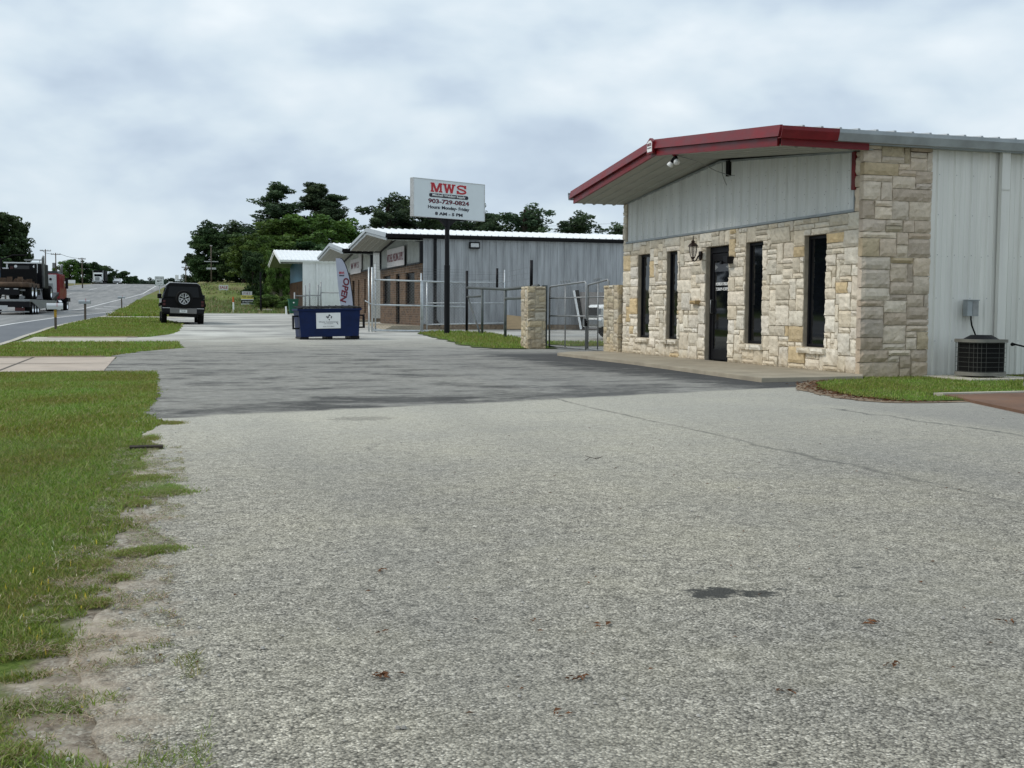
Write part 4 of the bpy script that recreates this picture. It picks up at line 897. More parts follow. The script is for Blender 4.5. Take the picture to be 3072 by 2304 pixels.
M_acgrey = mat('unit housing', (0.20, 0.195, 0.17), 0.6, 0.3, var=0.15, scale=6)
M_acwire = mat('unit wire', (0.10, 0.105, 0.095), 0.6, 0.3, var=0.1, scale=6)
def condenser(name, label, loc, w_, d_, h_, rz=0, cols=7, rows=6):
    t = thing(name, label, 'air conditioner', loc, rz)
    def sup(n, a, b, p=4.0):
        o = []
        for k in range(n):
            th = 2*math.pi*k/n; cth, sth = math.cos(th), math.sin(th)
            o.append((a*abs(cth)**(2/p)*(1 if cth >= 0 else -1), b*abs(sth)**(2/p)*(1 if sth >= 0 else -1)))
        return o
    q = MB(); q.prism(sup(40, w_/2-.03, d_/2-.03), 'z', .05, h_-.02); q.build('coil', M_dark, t)
    q = MB(); q.prism(sup(40, w_/2, d_/2), 'z', 0.02, .07); q.build('base_pan', M_acgrey, t)
    q = MB(); q.prism(sup(40, w_/2+.012, d_/2+.012), 'z', h_-.045, h_); q.build('top_panel', M_acgrey, t)
    q = MB()
    for k in range(rows+1):
        z = .08+(h_-.14)*k/rows; q.tube([(x, y, z) for x, y in sup(40, w_/2-.008, d_/2-.008)]+[(sup(40, w_/2-.008, d_/2-.008)[0]+(z,))], .0022, 4, cap=False)
    for x, y in sup(cols*3, w_/2-.004, d_/2-.004): q.tube([(x,y,.06),(x,y,h_-.04)], .002, 4, cap=False)
    q.build('guard_grille', M_acwire, t)
    q = MB(); R0 = min(w_, d_)*.42
    q.lathe([(R0,0),(R0*.62,.055),(R0*.6,.05),(R0*.95,-.004)], (0,0,h_), seg=24)
    q.lathe([(0,.058),(R0*.6,.06),(R0*.6,.052),(0,.05)], (0,0,h_), seg=24); q.build('fan_guard', M_black, t)
    return t
condenser('air_conditioner', 'dark gridded condenser unit on a slab against the white siding', (11.60, 14.16, .045), .60, .60, .55)
q = MB(); q.box(11.0, 12.25, 13.6, 14.7, -.02, .04); tag(q.build('equipment_slab', M_conc_light, bevel=.01), 'pale concrete slab under the condenser beside the white siding', 'slab')
condenser('air_conditioner', 'taller dark unit cut by the right edge, standing on the rust stained pad', (10.95, 11.80, .03), .85, .75, 1.12, rows=12, cols=10)
q = MB(); q.tube([(12.62,14.7,.5),(12.6,14.6,.5),(12.3,13.6,.42),(11.2,12.3,.42)], [.03,.013,.012,.012], 8); tag(q.build('refrigerant_hose', M_dark, smooth=True), 'short black hose leaving the white siding near the right edge', 'hose')
# light switch pile: leaf litter round the soil border and on the lot (uncountable)
q = MB(); r = random.Random(12)
def leafbit(x, y, z, s):
    a = r.uniform(0, 6.3); ca, sa = math.cos(a)*s, math.sin(a)*s; k = r.uniform(.2,.5)
    q.add([(x-ca,y-sa,z+.002),(x+sa*k,y-ca*k,z+.002+s*.2),(x+ca,y+sa,z+.003),(x-sa*k,y+ca*k,z+.004+s*.25)], [(0,1,2,3)])
for _ in range(900):
    y = r.uniform(10.45, 14.25); x = float(gRl(y))+r.gauss(.12, .13); leafbit(x, y, .012, r.uniform(.01,.03))
for _ in range(120):
    y = r.uniform(2.4, 9)**1.0; x = r.uniform(-.1, y*.95); leafbit(x, y, .003, r.uniform(.004,.014))
for (x, y, n, s) in ((1.02,2.75,9,.015),(1.28,3.2,5,.013),(2.1,3.0,6,.014),(.55,2.9,16,.012),(1.9,2.62,6,.015),(.78,4.1,5,.012),(1.1,3.3,4,.012),(.6,3.3,5,.012),(2.5,2.9,5,.015),(1.5,2.5,5,.012),(.9,2.5,6,.012)):
    for _ in range(n): leafbit(x+r.gauss(0,.018), y+r.gauss(0,.012), .004, s*r.uniform(.6,1.3))
struct(q.build('leaf_litter', M_litter), 'stuff')
q = MB(); r = random.Random(5)
for _ in range(420):
    y = r.uniform(2.4, 12); x = r.uniform(-.2, y*.95) if r.random() < .6 else r.gauss(-.05,.12); s = r.uniform(.003,.008)
    q.lathe([(0,-s*.3),(s,0),(s*.6,s*.7),(0,s*.8)], (x,y,.002), seg=5)
struct(q.build('loose_gravel', M_rock), 'stuff')
q = MB(); 
for pts_ in ([(2.58,6.86,.006),(2.65,6.9,.03),(2.72,6.88,.012),(2.8,6.93,.03)],[(2.65,6.9,.03),(2.62,6.97,.04)],[(2.70,6.89,.02),(2.74,6.82,.035)]): q.tube(pts_, .003, 5)
q.v = [((a-2.68)*.6+2.68, (b-6.9)*.6+6.9, c*.6) for a, b, c in q.v]
tag(q.build('twig', M_bark), 'small dark twig lying on the open gravel lot', 'twig')
q = MB(); q.box(-.19,.03,8.18,8.28,.004,.022); tag(q.build('wood_scrap', M_bark, bevel=.004), 'short flat piece of old wood at the lawn edge', 'wood scrap')

# ================================================================== NEIGHBOURING SHEDS
def neighbour(name, label, loc, W, L, he, rise, over_, wallm, trim, roofm, sofm, lower, ztop, windows, door_, sidem, gutm, gable, fasm, slope_w=0.0):
    t = thing(name, label, 'building', loc)
    z0 = .12
    hs = [(a, b, c, d_) for a, b, c, d_ in windows]+[door_]
    m = MB(); opening_core(m, 0.0, .2, (.02, W-.02), (-.3, ztop), hs); m.build('front_wall', lower, t)
    gt = lambda u: he-.20+(rise-.05)*(1-abs(u-W/2)/(W/2))
    m = MB(); ribs(m, (.15, W-.15), ztop+.03, gt, lambda u, d, z: (.04-d, u, z), period=.31, h=.02); m.build('gable_siding', gable, t)
    m = MB(); m.box(-.03,.1,-.02,.15,ztop,he-.1); m.box(-.03,.1,W-.15,W+.02,ztop,he-.1); m.box(-.035,.05,.15,W-.15,ztop-.02,ztop+.05)
    for (ya, yb) in ((.15, W/2), (W/2, W-.15)):
        m.hexa([(-.03,ya,gt(ya)-.12),(.06,ya,gt(ya)-.12),(.06,yb,gt(yb)-.12),(-.03,yb,gt(yb)-.12),(-.03,ya,gt(ya)+.02),(.06,ya,gt(ya)+.02),(.06,yb,gt(yb)+.02),(-.03,yb,gt(yb)+.02)])
    m.build('trim', trim, t)
    m = MB(); ribs(m, (.1, L), .15, lambda u: he-.1, lambda u, d, z: (u, .0-d, z), period=.305, h=.03); m.build('side_siding', sidem, t)
    m = MB(); m.box(.1, L, .02, .2, .1, he-.12); m.box(.2, L-.05, W-.2, W, -.2, he-.12); m.box(L-.1, L, .2, W-.2, -.2, he-.1); m.build('wall', sidem, t)
    m = MB(); m.box(.02, L, .01, .25, -.4, .14); m.build('foundation', M_soil, t)
    shed_roof(t, W, L, he, rise, lambda y: -over_, roofm, fasm, sofm, gutm, front_h=.3)
    for (a, b, c, d_) in windows:
        f = MB(); glazing(t, a+.01, b-.01, c+.01, d_-.01, .08, frame=.05, glass=M_dullglass)
    a, b, c, d_ = door_; glazing(t, a+.01, b-.01, c+.01, d_-.01, .08, name='door', frame=.09, glass=M_dullglass)
    return t
B2 = neighbour('brick_shed', 'brown brick fronted metal workshop with black trim and long grey side wall', (10.51, 47, .28), 9.1, 22.0, 3.86, .52, 1.45, M_brick, M_black, M_roof, M_soffit, M_brick, 2.68,
               [(1.2,3.05,.98,2.36),(6.5,8.3,1.02,2.36)], (4.35,5.2,.1,2.38), M_grey_side, M_black, mat('dull gable siding', (0.38,0.40,0.385), .5), M_zinc)
q = MB(); q.box(.53,.66,-.11,-.032,.1,3.7); q.tube([(.6,-.12,.35),(.75,-.3,.1)], .05, 8); q.build('downspout', M_black, B2)
q = MB(); q.box(-1.3,.0,-.3,9.4,-.2,.08); q.prism([(-1.9,-.2),(-1.3,-.2),(-1.3,.05)], 'y', -.3, 9.4); q.build('front_walk', M_conc, B2)
q = MB(); q.box(2.05,2.5,-.2,-.032,3.32,3.6); wp = q.build('wall_light', M_black, B2, bevel=.02)
q = MB(); q.box(2.1,2.45,-.21,-.202,3.38,3.54); q.build('lens', M_silver, wp)
S2 = thing('shop_sign', 'white panel sign with dark red lettering on the gable of the nearer brick shed', 'sign', (10.46, 51.95, 3.42))
q = MB(); q.box(-.035,.0,-2.0,1.95,-.42,.42); q.build('sign_board', M_pink, S2, bevel=.01)
q = MB(); q.box(-.03,.01,-2.05,-2.002,-.44,.44); q.box(-.03,.01,-2.0,1.97,-.46,-.422); q.build('sign_edge', M_black, S2)
text('MITCHELL WELDING SUPPLY', width=3.7, height=.36, m=M_darkred, parent=S2, loc=(-.04,0,.0), rot=(R_(90),0,R_(-90)), bold=.012)
# hose and leaning pieces on the front of B2
B3 = neighbour('brick_shed', 'farther brown brick fronted shed with short white side wall, partly hidden by its twin', (10.51, 58.6, .45), 9.0, 16.0, 3.66, .52, 1.45, M_brick, M_black, M_roof, M_soffit, M_brick, 2.62,
               [(1.6,2.0,.4,2.2),(3.6,3.95,.4,2.2),(6.9,7.3,.4,2.2)], (5.2,5.9,.1,2.2), M_white_side, M_black, mat('pale gable siding', (0.52,0.54,0.50), .5), M_zinc)
q = MB(); q.box(-1.3,.0,-.3,9.2,-.2,.06); q.build('front_walk', M_conc, B3)
S3 = thing('shop_sign', 'weathered white panel sign with faded red letters on the farther brick shed gable', 'sign', (10.46, 63.0, 3.50))
q = MB(); q.box(-.035,.0,-1.7,1.7,-.5,.32); q.box(-.04,-.0,-1.9,-1.1,-.3,.5); q.build('sign_board', M_pink, S3, bevel=.01)
text('M W S', width=2.5, height=.34, m=M_darkred, parent=S3, loc=(-.045,.1,-.05), rot=(R_(90),0,R_(-90)), bold=.02)
B4 = thing('blue_gable_shop', 'small white shop with blue gable and brown board front under a bright metal roof', 'building', (10.51, 87.1, .78))
Wb = 8.9
m = MB(); m.box(0,.2,.05,Wb-.05,-.4,2.4); m.build('board_front', M_woodside, B4)
m = MB(); 
for k in range(28):
    m.box(-.03,.0,.1+k*.32,.14+k*.32,-.3,2.4)
m.build('batten', M_woodside, B4)
m = MB(); m.prism([(.1,2.42),(Wb-.1,2.42),(Wb-.1,3.8),(Wb/2,4.3),(.1,3.8)], 'x', .0, .1); m.build('blue_gable', M_bluewall, B4)
m = MB(); ribs(m, (.0, 20), .1, lambda u: 3.85, lambda u, d, z: (u, .0-d, z), period=.305, h=.03); m.box(.05,20,.02,.2,.0,3.85); m.box(.05,20,Wb-.2,Wb,.0,3.85); m.box(19.8,20,.2,Wb-.2,0,4)
m.box(-.05,.25,-.04,.0,0,3.85)
m.build('side_siding', M_white, B4)
m = MB(); m.box(.95,1.1,-.13,-.035,.1,3.8); m.build('downspout', M_white, B4)
shed_roof(B4, Wb, 20, 3.95, .95, lambda y: -1.7, M_roof, M_white, M_soffit, M_white, front_h=.32)
m = MB(); m.box(6,20,Wb/2-1.2,Wb/2+2,5.0,5.12); m.build('ridge_vent', M_white, B4)
text('K', width=.5, height=1.0, m=M_black, parent=B4, loc=(-.035,3.4,1.6), rot=(R_(90),0,R_(-90)), italic=.3)

# ================================================================== POLE SIGN
def slab_letters(parent, m_fill, m_edge, W, H, loc, rot):
    """M W S in heavy slab serif strokes"""
    def rect(b, x0, x1, z0, z1, d): b.box(x0, x1, 0, d, z0, z1)
    def bar(b, p, q_, t, d):
        (x0, z0), (x1, z1) = p, q_; b.prism([(x0-t/2,z0),(x0+t/2,z0),(x1+t/2,z1),(x1-t/2,z1)], 'y', 0, d)
    def letter(ch, b, g, k):
        d = [k, k+.0006, k+.0012, k+.0018, k+.0024]
        if ch == 'M':
            for x in (.12, .88): rect(b, x-.085-g, x+.085+g, 0-g, 1+g, d[0])
            rect(b, -.02-g, .30+g, -g, .16+g, d[1]); rect(b, .70-g, 1.02+g, -g, .16+g, d[1])
            rect(b, -.02-g, .28+g, .84-g, 1+g, d[1]); rect(b, .72-g, 1.02+g, .84-g, 1+g, d[1])
            bar(b, (.20,1+g), (.5,.0-g), .20+2*g, d[2]); bar(b, (.80,1+g), (.5,.0-g), .20+2*g, d[3])
        if ch == 'W':
            bar(b, (.10,1+g), (.29,-g), .19+2*g, d[0]); bar(b, (.5,.95+g), (.29,-g), .17+2*g, d[1])
            bar(b, (.5,.95+g), (.71,-g), .17+2*g, d[2]); bar(b, (.90,1+g), (.71,-g), .19+2*g, d[3])
            rect(b, -.07-g, .27+g, .84-g, 1+g, d[4]); rect(b, .73-g, 1.07+g, .84-g, 1+g, d[4]); rect(b, .36-g, .64+g, .84-g, 1+g, d[4])
        if ch == 'S':
            pts = [(.86,.70),(.78,.84),(.60,.91),(.40,.91),(.22,.84),(.15,.72),(.22,.60),(.42,.53),(.62,.47),(.82,.38),(.88,.26),(.80,.14),(.60,.08),(.38,.08),(.22,.16),(.12,.30)]
            t = .095+g; L_, R2 = [], []
            for i, p in enumerate(pts):
                a = Vector(pts[max(i-1,0)]); c = Vector(pts[min(i+1,len(pts)-1)]); dd = (c-a).normalized(); n = Vector((-dd.y, dd.x))
                L_.append(Vector(p)+n*t); R2.append(Vector(p)-n*t)
            for i in range(len(pts)-1):
                qd = [L_[i], L_[i+1], R2[i+1], R2[i]]; b.prism([(v.x, v.y) for v in qd], 'y', 0, d[0]+i*.00005)
            rect(b, .76-g, .94+g, .62-g, 1+g, d[2]); rect(b, .06-g, .24+g, -g, .38+g, d[3])
    b1, b2 = MB(), MB(); x = 0; adv = {'M': 1.13, 'W': 1.12, 'S': 1.0}; tot = 1.13+1.12+1.0
    for ch in 'MWS':
        for b, g, k in ((b1, .045, .004), (b2, 0, .009)):
            t = MB(); letter(ch, t, g, k)
            sx = W/tot; t.v = [(-W/2+(x+vx)*sx, -vy, (vz-.5)*H) for vx, vy, vz in t.v]; b.add(t.v, t.f)
        x += adv[ch]
    for b, mm, nm in ((b1, m_edge, 'letter_outline'), (b2, m_fill, 'letters')):
        o = b.build(nm, mm, parent); o.location = loc; o.rotation_euler = rot
PS = thing('pole_sign', 'large white sign board with red slab letters and phone number on a single black pole', 'sign', (10.25, 41.4, .11), R_(25.2))
q = MB(); q.tube([(0,0,-.2),(0,0,2.55),(0,0,2.56),(0,0,4.2)], [.105,.105,.085,.085], 14); q.build('pole', M_black, PS, smooth=False)
q = MB(); q.prism([(-.42,4.22),(.42,4.22),(.12,3.98),(-.12,3.98)], 'y', -.05, .05); q.box(-.9,.9,-.04,.04,4.2,4.26); q.build('bracket', M_black, PS)
SW, SH = 3.37, 1.37; zc_ = 4.25+SH/2
q = MB(); q.box(-SW/2+.05, SW/2+.05, -.10, .08, 4.25, 4.25+SH); bd = q.build('sign_board', M_sign_white, PS, bevel=.012)
q = MB(); e = .022
for (a, b, c, d) in ((-SW/2+.045,SW/2+.055,4.245,4.245+e),(-SW/2+.045,SW/2+.055,4.255+SH-e,4.255+SH),(-SW/2+.045,-SW/2+.05+e,4.245+e,4.255+SH-e),(SW/2+.05-e,SW/2+.055,4.245+e,4.255+SH-e)): q.box(a, b, -.112, .09, c, d)
q.build('sign_rim', M_silver, PS)
fz = lambda py: 4.25+SH*(1-py)      # py: fraction from the top
xc_ = .0
slab_letters(PS, M_sign_red, M_white, 1.70, .335, (xc_, -.102, fz(.205)), (0,0,0))
q = MB(); 
pill = []
for k in range(9): t = -math.pi/2+math.pi*k/8; pill.append((.86+.065*math.cos(t), .067*math.sin(t)))
for k in range(9): t = math.pi/2+math.pi*k/8; pill.append((-.86+.065*math.cos(t), .067*math.sin(t)))
q.prism(pill, 'y', -.108, -.103); q.build('name_band', M_ink, PS, loc=(xc_,0,fz(.412)))
text('Mitchell Welding Supply', width=1.55, height=.105, m=M_white, parent=PS, loc=(xc_,-.110,fz(.412)), bold=.02)
text('903-729-0824', width=1.93, height=.165, m=M_ink, parent=PS, loc=(xc_,-.105,fz(.565)), bold=.035)
text('903-729-0824', width=1.90, height=.142, m=M_darkred, parent=PS, loc=(xc_,-.109,fz(.565)), bold=.006)
text('Hours: Monday- Friday', width=1.95, height=.155, m=M_ink, parent=PS, loc=(xc_,-.105,fz(.735)), bold=.03)
text('8 AM - 5 PM', width=1.30, height=.115, m=M_ink, parent=PS, loc=(xc_,-.105,fz(.885)), bold=.04)

# ================================================================== FENCES AND GATES
def chain(mb, p0, p1, z0, z1, pitch=.09, r=.0022):
    p0, p1 = Vector(p0), Vector(p1); L = (p1-p0).length; d = (p1-p0)/L; H = z1-z0
    n = int((L+H)/pitch)
    for k in range(n+1):
        for s_ in (1, -1):
            # line u = c + s*z
            c = k*pitch-(H if s_ == 1 else 0)
            za, zb = 0.0, H; ua, ub = c+s_*za, c+s_*zb
            def clip(z): return c+s_*z
            lo, hi = 0.0, H
            if s_ == 1: lo = max(lo, -c); hi = min(hi, L-c)
            else: lo = max(lo, c-L); hi = min(hi, c)
            if hi-lo < .02: continue
            a, b = clip(lo), clip(hi); A = p0+d*a; B = p0+d*b
            mb.tube([(A.x,A.y,z0+lo),(B.x,B.y,z0+hi)], r, 3, cap=False)
def pipe(mb, a, b, r, seg=8): mb.tube([a, b], r, seg)
# cantilever gate across the yard of the brick shed
GT = thing('sliding_gate', 'long silver chain link sliding gate with barbed wire in front of the nearer brick shed', 'gate', (8.02, 44.5, .16))
q = MB(); pipe(q, (.1,0,2.02), (3.72,0,1.95), .032); pipe(q, (.1,0,1.05), (3.72,0,.99), .03); pipe(q, (.0,0,.05), (3.72,0,.0), .036)
q.build('rail', M_galv, GT, smooth=True)
for x, h in ((0.0,2.5),(1.95,2.3),(2.0,2.0)):
    q = MB(); pipe(q, (x,0,-.1), (x,0,h), .036); q.build('gate_post', M_galv, GT, smooth=True)
for x in (-.12, .14):
    q = MB(); pipe(q, (x,.06,-.15), (x,.06,2.62 if x > 0 else 2.5), .03); q.build('gate_post', M_galv, GT, smooth=True)
q = MB(); chain(q, (0,0,0), (3.7,0,0), .05, 2.0, .13, .0026); q.build('mesh', M_wire, GT)
q = MB(); pipe(q, (-.28,0,1.2), (.1,0,1.0), .02); pipe(q, (-.1,0,-.35), (-.12,0,1.1), .014); q.build('latch', M_galv, GT, smooth=True)
q = MB()
for k in range(4):
    z = 2.12+.11*k; q.tube([(0,0,z+.2),(1.95,0,z+.02),(3.7,0,z)], .004, 4)
    for j in range(24): q.tube([(j*.15,-.02,z+.1),(j*.15+.02,.03,z+.14)], .003, 3)
q.build('barbed_wire', M_wire, GT)
# inner panel behind
GB = thing('fence_panel', 'inner chain link panel standing behind the sliding gate along the grey wall', 'fence', (10.55, 46.0, .2))
q = MB(); pipe(q, (0,0,1.95), (3.3,0,1.98), .026); pipe(q, (0,0,1.1), (3.3,0,1.13), .024); pipe(q, (0,0,.22), (3.3,0,.30), .026); q.build('rail', M_galv, GB, smooth=True)
for x in (0, 3.3):
    q = MB(); pipe(q, (x,0,-.2), (x,0,2.5 if x else 2.0), .028); q.build('post', M_galv, GB, smooth=True)
q = MB(); chain(q, (0,0,0), (3.3,0,0), .22, 1.95, .12, .0022); q.build('mesh', M_wire, GB)
q = MB()
for k in range(4): q.tube([(0,0,2.08+.1*k),(3.3,0,2.1+.1*k)], .003, 4)
q.build('barbed_wire', M_wire, GB)
# pipe fence from the gate to the stone pillar
PF = thing('pipe_fence', 'dark weathered pipe fence between the sliding gate and the free standing stone pillar', 'fence', (11.7, 44.0, .12))
zt_ = 1.68
pts = [(0,0),(-.01,-2.3),(-.28,-6.2),(-2.15,-15.5)]
q = MB(); q.tube([(0,0,1.78),(-.01,-2.3,1.72),(-.28,-6.2,1.61),(-2.1,-15.2,1.52)], .05, 8)
q.build('top_rail', M_oldpipe, PF, smooth=True)
q = MB(); pipe(q, (0,0,1.42), (-.01,-2.3,1.42), .038); pipe(q, (-.28,-6.2,1.29), (-2.1,-15.2,1.22), .042); q.build('mid_rail', M_oldpipe, PF, smooth=True)
q = MB(); pipe(q, (.04,-.1,1.35), (-.03,-2.1,-.02), .038); q.build('brace', M_oldpipe, PF, smooth=True)
for (x, y, z0, z1, r_, mm) in ((0,0,-.1,2.45,.055,M_black),(-.01,-2.3,-.1,1.72,.05,M_oldpipe),(-.28,-6.2,-.12,1.62,.05,M_oldpipe)):
    q = MB(); pipe(q, (x,y,z0), (x,y,z1), r_); q.build('post', mm, PF, smooth=True)
for (x, y, z0) in ((-.14,-4.7,1.66),(-1.9,-14.0,1.53)):
    q = MB(); pipe(q, (x,y,z0), (x,y,z0+.72), .045); q.build('stub_post', M_black, PF, smooth=True)
q = MB()
for k in range(3): q.tube([(0,0,1.95+.16*k),(-.01,-2.3,1.9+.16*k),(-.14,-4.7,1.86+.16*k),(-1.9,-14,1.75+.16*k)], .003, 4)
q.build('barbed_wire', M_wire, PF)
# stone pillars
def pillar(name, label, loc, wx, wy, h, seed):
    t = thing(name, label, 'pillar', loc)
    q = MB(); q.box(-wx/2+.02, wx/2-.02, -wy/2+.02, wy/2-.02, -.05, h-.03); q.build('core', M_mortar, t)
    q = MB(); P = [(0.50,0.44,0.325),(0.46,0.39,0.28),(0.56,0.50,0.39),(0.42,0.36,0.265),(0.52,0.44,0.30)]
    stones(q, (-wx/2,wx/2), (0,h), [], lambda u, d, z: (u, -wy/2-d+.02, z), P, seed, cu=.1, cz=.08, wmax=3, hmax=3, prot=.03, back=.06)
    stones(q, (-wy/2,wy/2), (0,h), [], lambda u, d, z: (-wx/2-d+.02, u, z), P, seed+1, cu=.1, cz=.08, wmax=3, hmax=3, prot=.03, back=.06)
    stones(q, (-wx/2+.03,wx/2-.03), (-wy/2+.03,wy/2-.03), [], lambda u, d, z: (u, z, h-.02+d*.6), P, seed+2, cu=.14, cz=.14, prot=.03, back=.05)
    q.build('stone_facing', M_stone, t); return t
pillar('stone_pillar', 'free standing cream stone pillar between the pipe fence and the walk gate', (9.40, 28.6, 0), .50, .62, 1.62, 31)
pillar('stone_pillar', 'low cream stone pillar built against the left end of the stone building', (10.12, 24.45, 0), .46, .9, 1.58, 41)
q = MB(); q.box(-.06,.06,-.06,.06,-.05,1.66); tag(q.build('gate_post', M_oldpipe, None, loc=(9.76,28.75,0)), 'square steel hinge post fixed to the free standing stone pillar', 'post')
# double walk gate
def leaf(label, p0, p1, zA, zB, nb):
    t = thing('walk_gate', label, 'gate', (p0[0], p0[1], 0)); dx, dy = p1[0]-p0[0], p1[1]-p0[1]
    P = lambda f, z: (dx*f, dy*f, z)
    q = MB(); q.tube([P(0,.06),P(0,zA-.05),P(.02,zA),P(.97,zB),P(1,zB-.05),P(1,.05),P(0,.06)], .024, 8); q.build('frame', M_steel, t, smooth=True)
    q = MB()
    for z in (.86, 1.32): q.tube([P(0,z),P(1,z)], .018, 6)
    for f in nb: q.tube([P(f,.06),P(f,zA+(zB-zA)*f)], .017, 6)
    q.build('bar', M_steel, t, smooth=True)
    q = MB(); a = Vector(P(0,0)); b = Vector(P(1,0)); chain(q, a, b, .08, min(zA, zB)-.02, .075, .0018); q.build('mesh', M_wire, t)
    q = MB(); 
    for f in (.35,.42,.5,.58): q.tube([P(f,zA+(zB-zA)*f+.02), (dx*f-.04, dy*f, zA+(zB-zA)*f+.1), (dx*f+.03, dy*(f+.04), zA+(zB-zA)*f+.07)], .007, 5)
    q.build('scroll', M_steel, t, smooth=True)
    return t
leaf('wider leaf of the chain link walk gate next to the free standing pillar', (9.85,28.6), (9.98,26.25), 1.62, 1.70, (.45,))
lf = leaf('narrower leaf of the chain link walk gate against the stone building pillar', (9.99,26.15), (10.05,24.98), 1.62, 1.72, (.5,))
q = MB(); q.tube([(-.05,.05,.78),(-.07,.0,.72),(-.06,-.07,.74),(-.05,.06,.70),(-.05,.08,.80)], .018, 6); q.box(-.08,-.03,-.03,.03,.62,.70); q.build('chain_lock', M_dark, lf)

# ================================================================== YARD ODDMENTS
q = MB(); q.prism([(-.42,0),(.42,.0),(.28,.55),(-.40,.62)], 'y', -.01, .01)
o = q.build('plywood_sheet', M_wood, None, loc=(14.45, 46.35, .24)); o.rotation_euler = (R_(-14), 0, 0); tag(o, 'small tan plywood sheet leaning on the grey shed wall', 'board')
q = MB(); q.box(-.045,.045,-.02,.02,0,1.7); o = q.build('white_plank', M_white, None, loc=(17.3, 46.1, .24)); o.rotation_euler = (R_(-10), R_(-8), 0); tag(o, 'tall white plank leaning against dark boards in the yard', 'plank')
q = MB(); q.box(-.12,.12,-.02,.02,0,1.7); o = q.build('dark_plank', M_dark, None, loc=(17.42, 46.3, .24)); o.rotation_euler = (R_(-10), R_(-6), 0); tag(o, 'dark plank leaning just behind the white plank', 'plank')
q = MB(); q.box(-.55,.55,-.02,.02,0,1.6); q.box(-.5,-.42,-.04,-.02,0,1.6); o = q.build('grey_panel', mat('grey board', (0.30,0.27,0.25), .8), None, loc=(18.0, 46.5, .24)); o.rotation_euler = (R_(-6), 0, 0); tag(o, 'wide dull grey panel standing beside the white plank', 'board')

# ================================================================== DUMPSTER, BANNER, BINS
DP = thing('dumpster', 'dark blue steel front load dumpster with white placard on the lot', 'dumpster', (5.30, 36.9, .035), R_(2), ry=R_(-1.2))
q = MB()
fr = [(-.93,.1),(.93,.1),(.99,1.02),(-.99,1.02)]
def taper(z, s): return s*(.93+.06*(z-.1)/.92)
v = []
for z in (.10, .93): 
    t = (z-.1)/.92
    v += [(-.93-.06*t,-.02*t,z),(.93+.06*t,-.02*t,z),(.93+.06*t,1.1+.02*t,z),(-.93-.06*t,1.1+.02*t,z)]
q.hexa(v); q.build('body', M_blue, DP, bevel=.01)
q = MB(); q.box(-1.03,1.03,-.06,1.16,.93,1.0); q.build('rim', M_blue, DP, bevel=.012)
for x0, x1 in ((-1.01,-.02),(.02,1.01)):
    q = MB(); q.hexa([(x0,-.09,1.005),(x1,-.09,1.005),(x1,1.15,1.06),(x0,1.15,1.06),(x0,-.09,1.03),(x1,-.09,1.03),(x1,1.15,1.085),(x0,1.15,1.085)])
    lid = q.build('lid', M_dark, DP, bevel=.008)
    q = MB()
    for k in range(4): xx = x0+.15+k*.22; q.hexa([(xx-.02,-.05,1.03),(xx+.02,-.05,1.03),(xx+.02,1.1,1.082),(xx-.02,1.1,1.082),(xx-.01,-.05,1.05),(xx+.01,-.05,1.05),(xx+.01,1.1,1.10),(xx-.01,1.1,1.10)])
    q.build('lid_rib', M_dark, lid)
for s_ in (-1, 1):
    q = MB(); xo = s_*.965; xe = s_*1.16
    a, b = sorted((xo, xe))
    q.box(a, b, .12, .3, .74, .79); q.box(a, b, .12, .3, .35, .40); q.box(*sorted((xe-s_*.045, xe)), .121, .299, .40, .74); q.build('fork_pocket', M_black, DP, bevel=.006)
for x0, x1 in ((-.95,-.68),(-.08,.08),(.68,.95)):
    q = MB(); q.box(x0, x1, .02, 1.08, 0, .10); q.build('skid', M_black, DP, bevel=.01)
q = MB()
for x0, x1 in ((-.42,.36),): q.box(x0,x1,-.035,-.0,.36,.86)
pl = q.build('placard', M_white, DP, bevel=.012); pl.location = (-.02,0,.0)
q = MB(); S = lambda pts_: [(-.01+px, .715+pz) for px, pz in pts_]
for pts_ in ([(-.03,.02),(.0,.10),(.05,.06),(.03,.03),(.0,.06),(.0,.0),(-.02,-.03),(-.03,.0)],[(-.10,.01),(-.07,.05),(-.04,.02),(-.03,-.04),(-.06,-.03),(-.07,.0)],[(.06,.0),(.075,.05),(.10,.02),(.07,-.04),(.05,-.02)],[(-.02,-.07),(.0,-.05),(.03,-.07),(.01,-.10)]):
    q.prism(S(pts_), 'y', -.040, -.0365)
q.build('emblem', M_ink, pl)
text('Waste Connections', width=.62, height=.06, m=M_steel, parent=pl, loc=(-.03,-.037,.575))
text('OF TEXAS', width=.3, height=.03, m=M_steel, parent=pl, loc=(-.03,-.037,.515))
text('903-723-4803', width=.36, height=.035, m=M_steel, parent=pl, loc=(-.03,-.037,.425))
q = MB(); q.prism([(.22,.55),(.235,.56),(.285,.49),(.27,.48)], 'y', -.0385, -.0365); q.build('scratch', M_ink, pl)

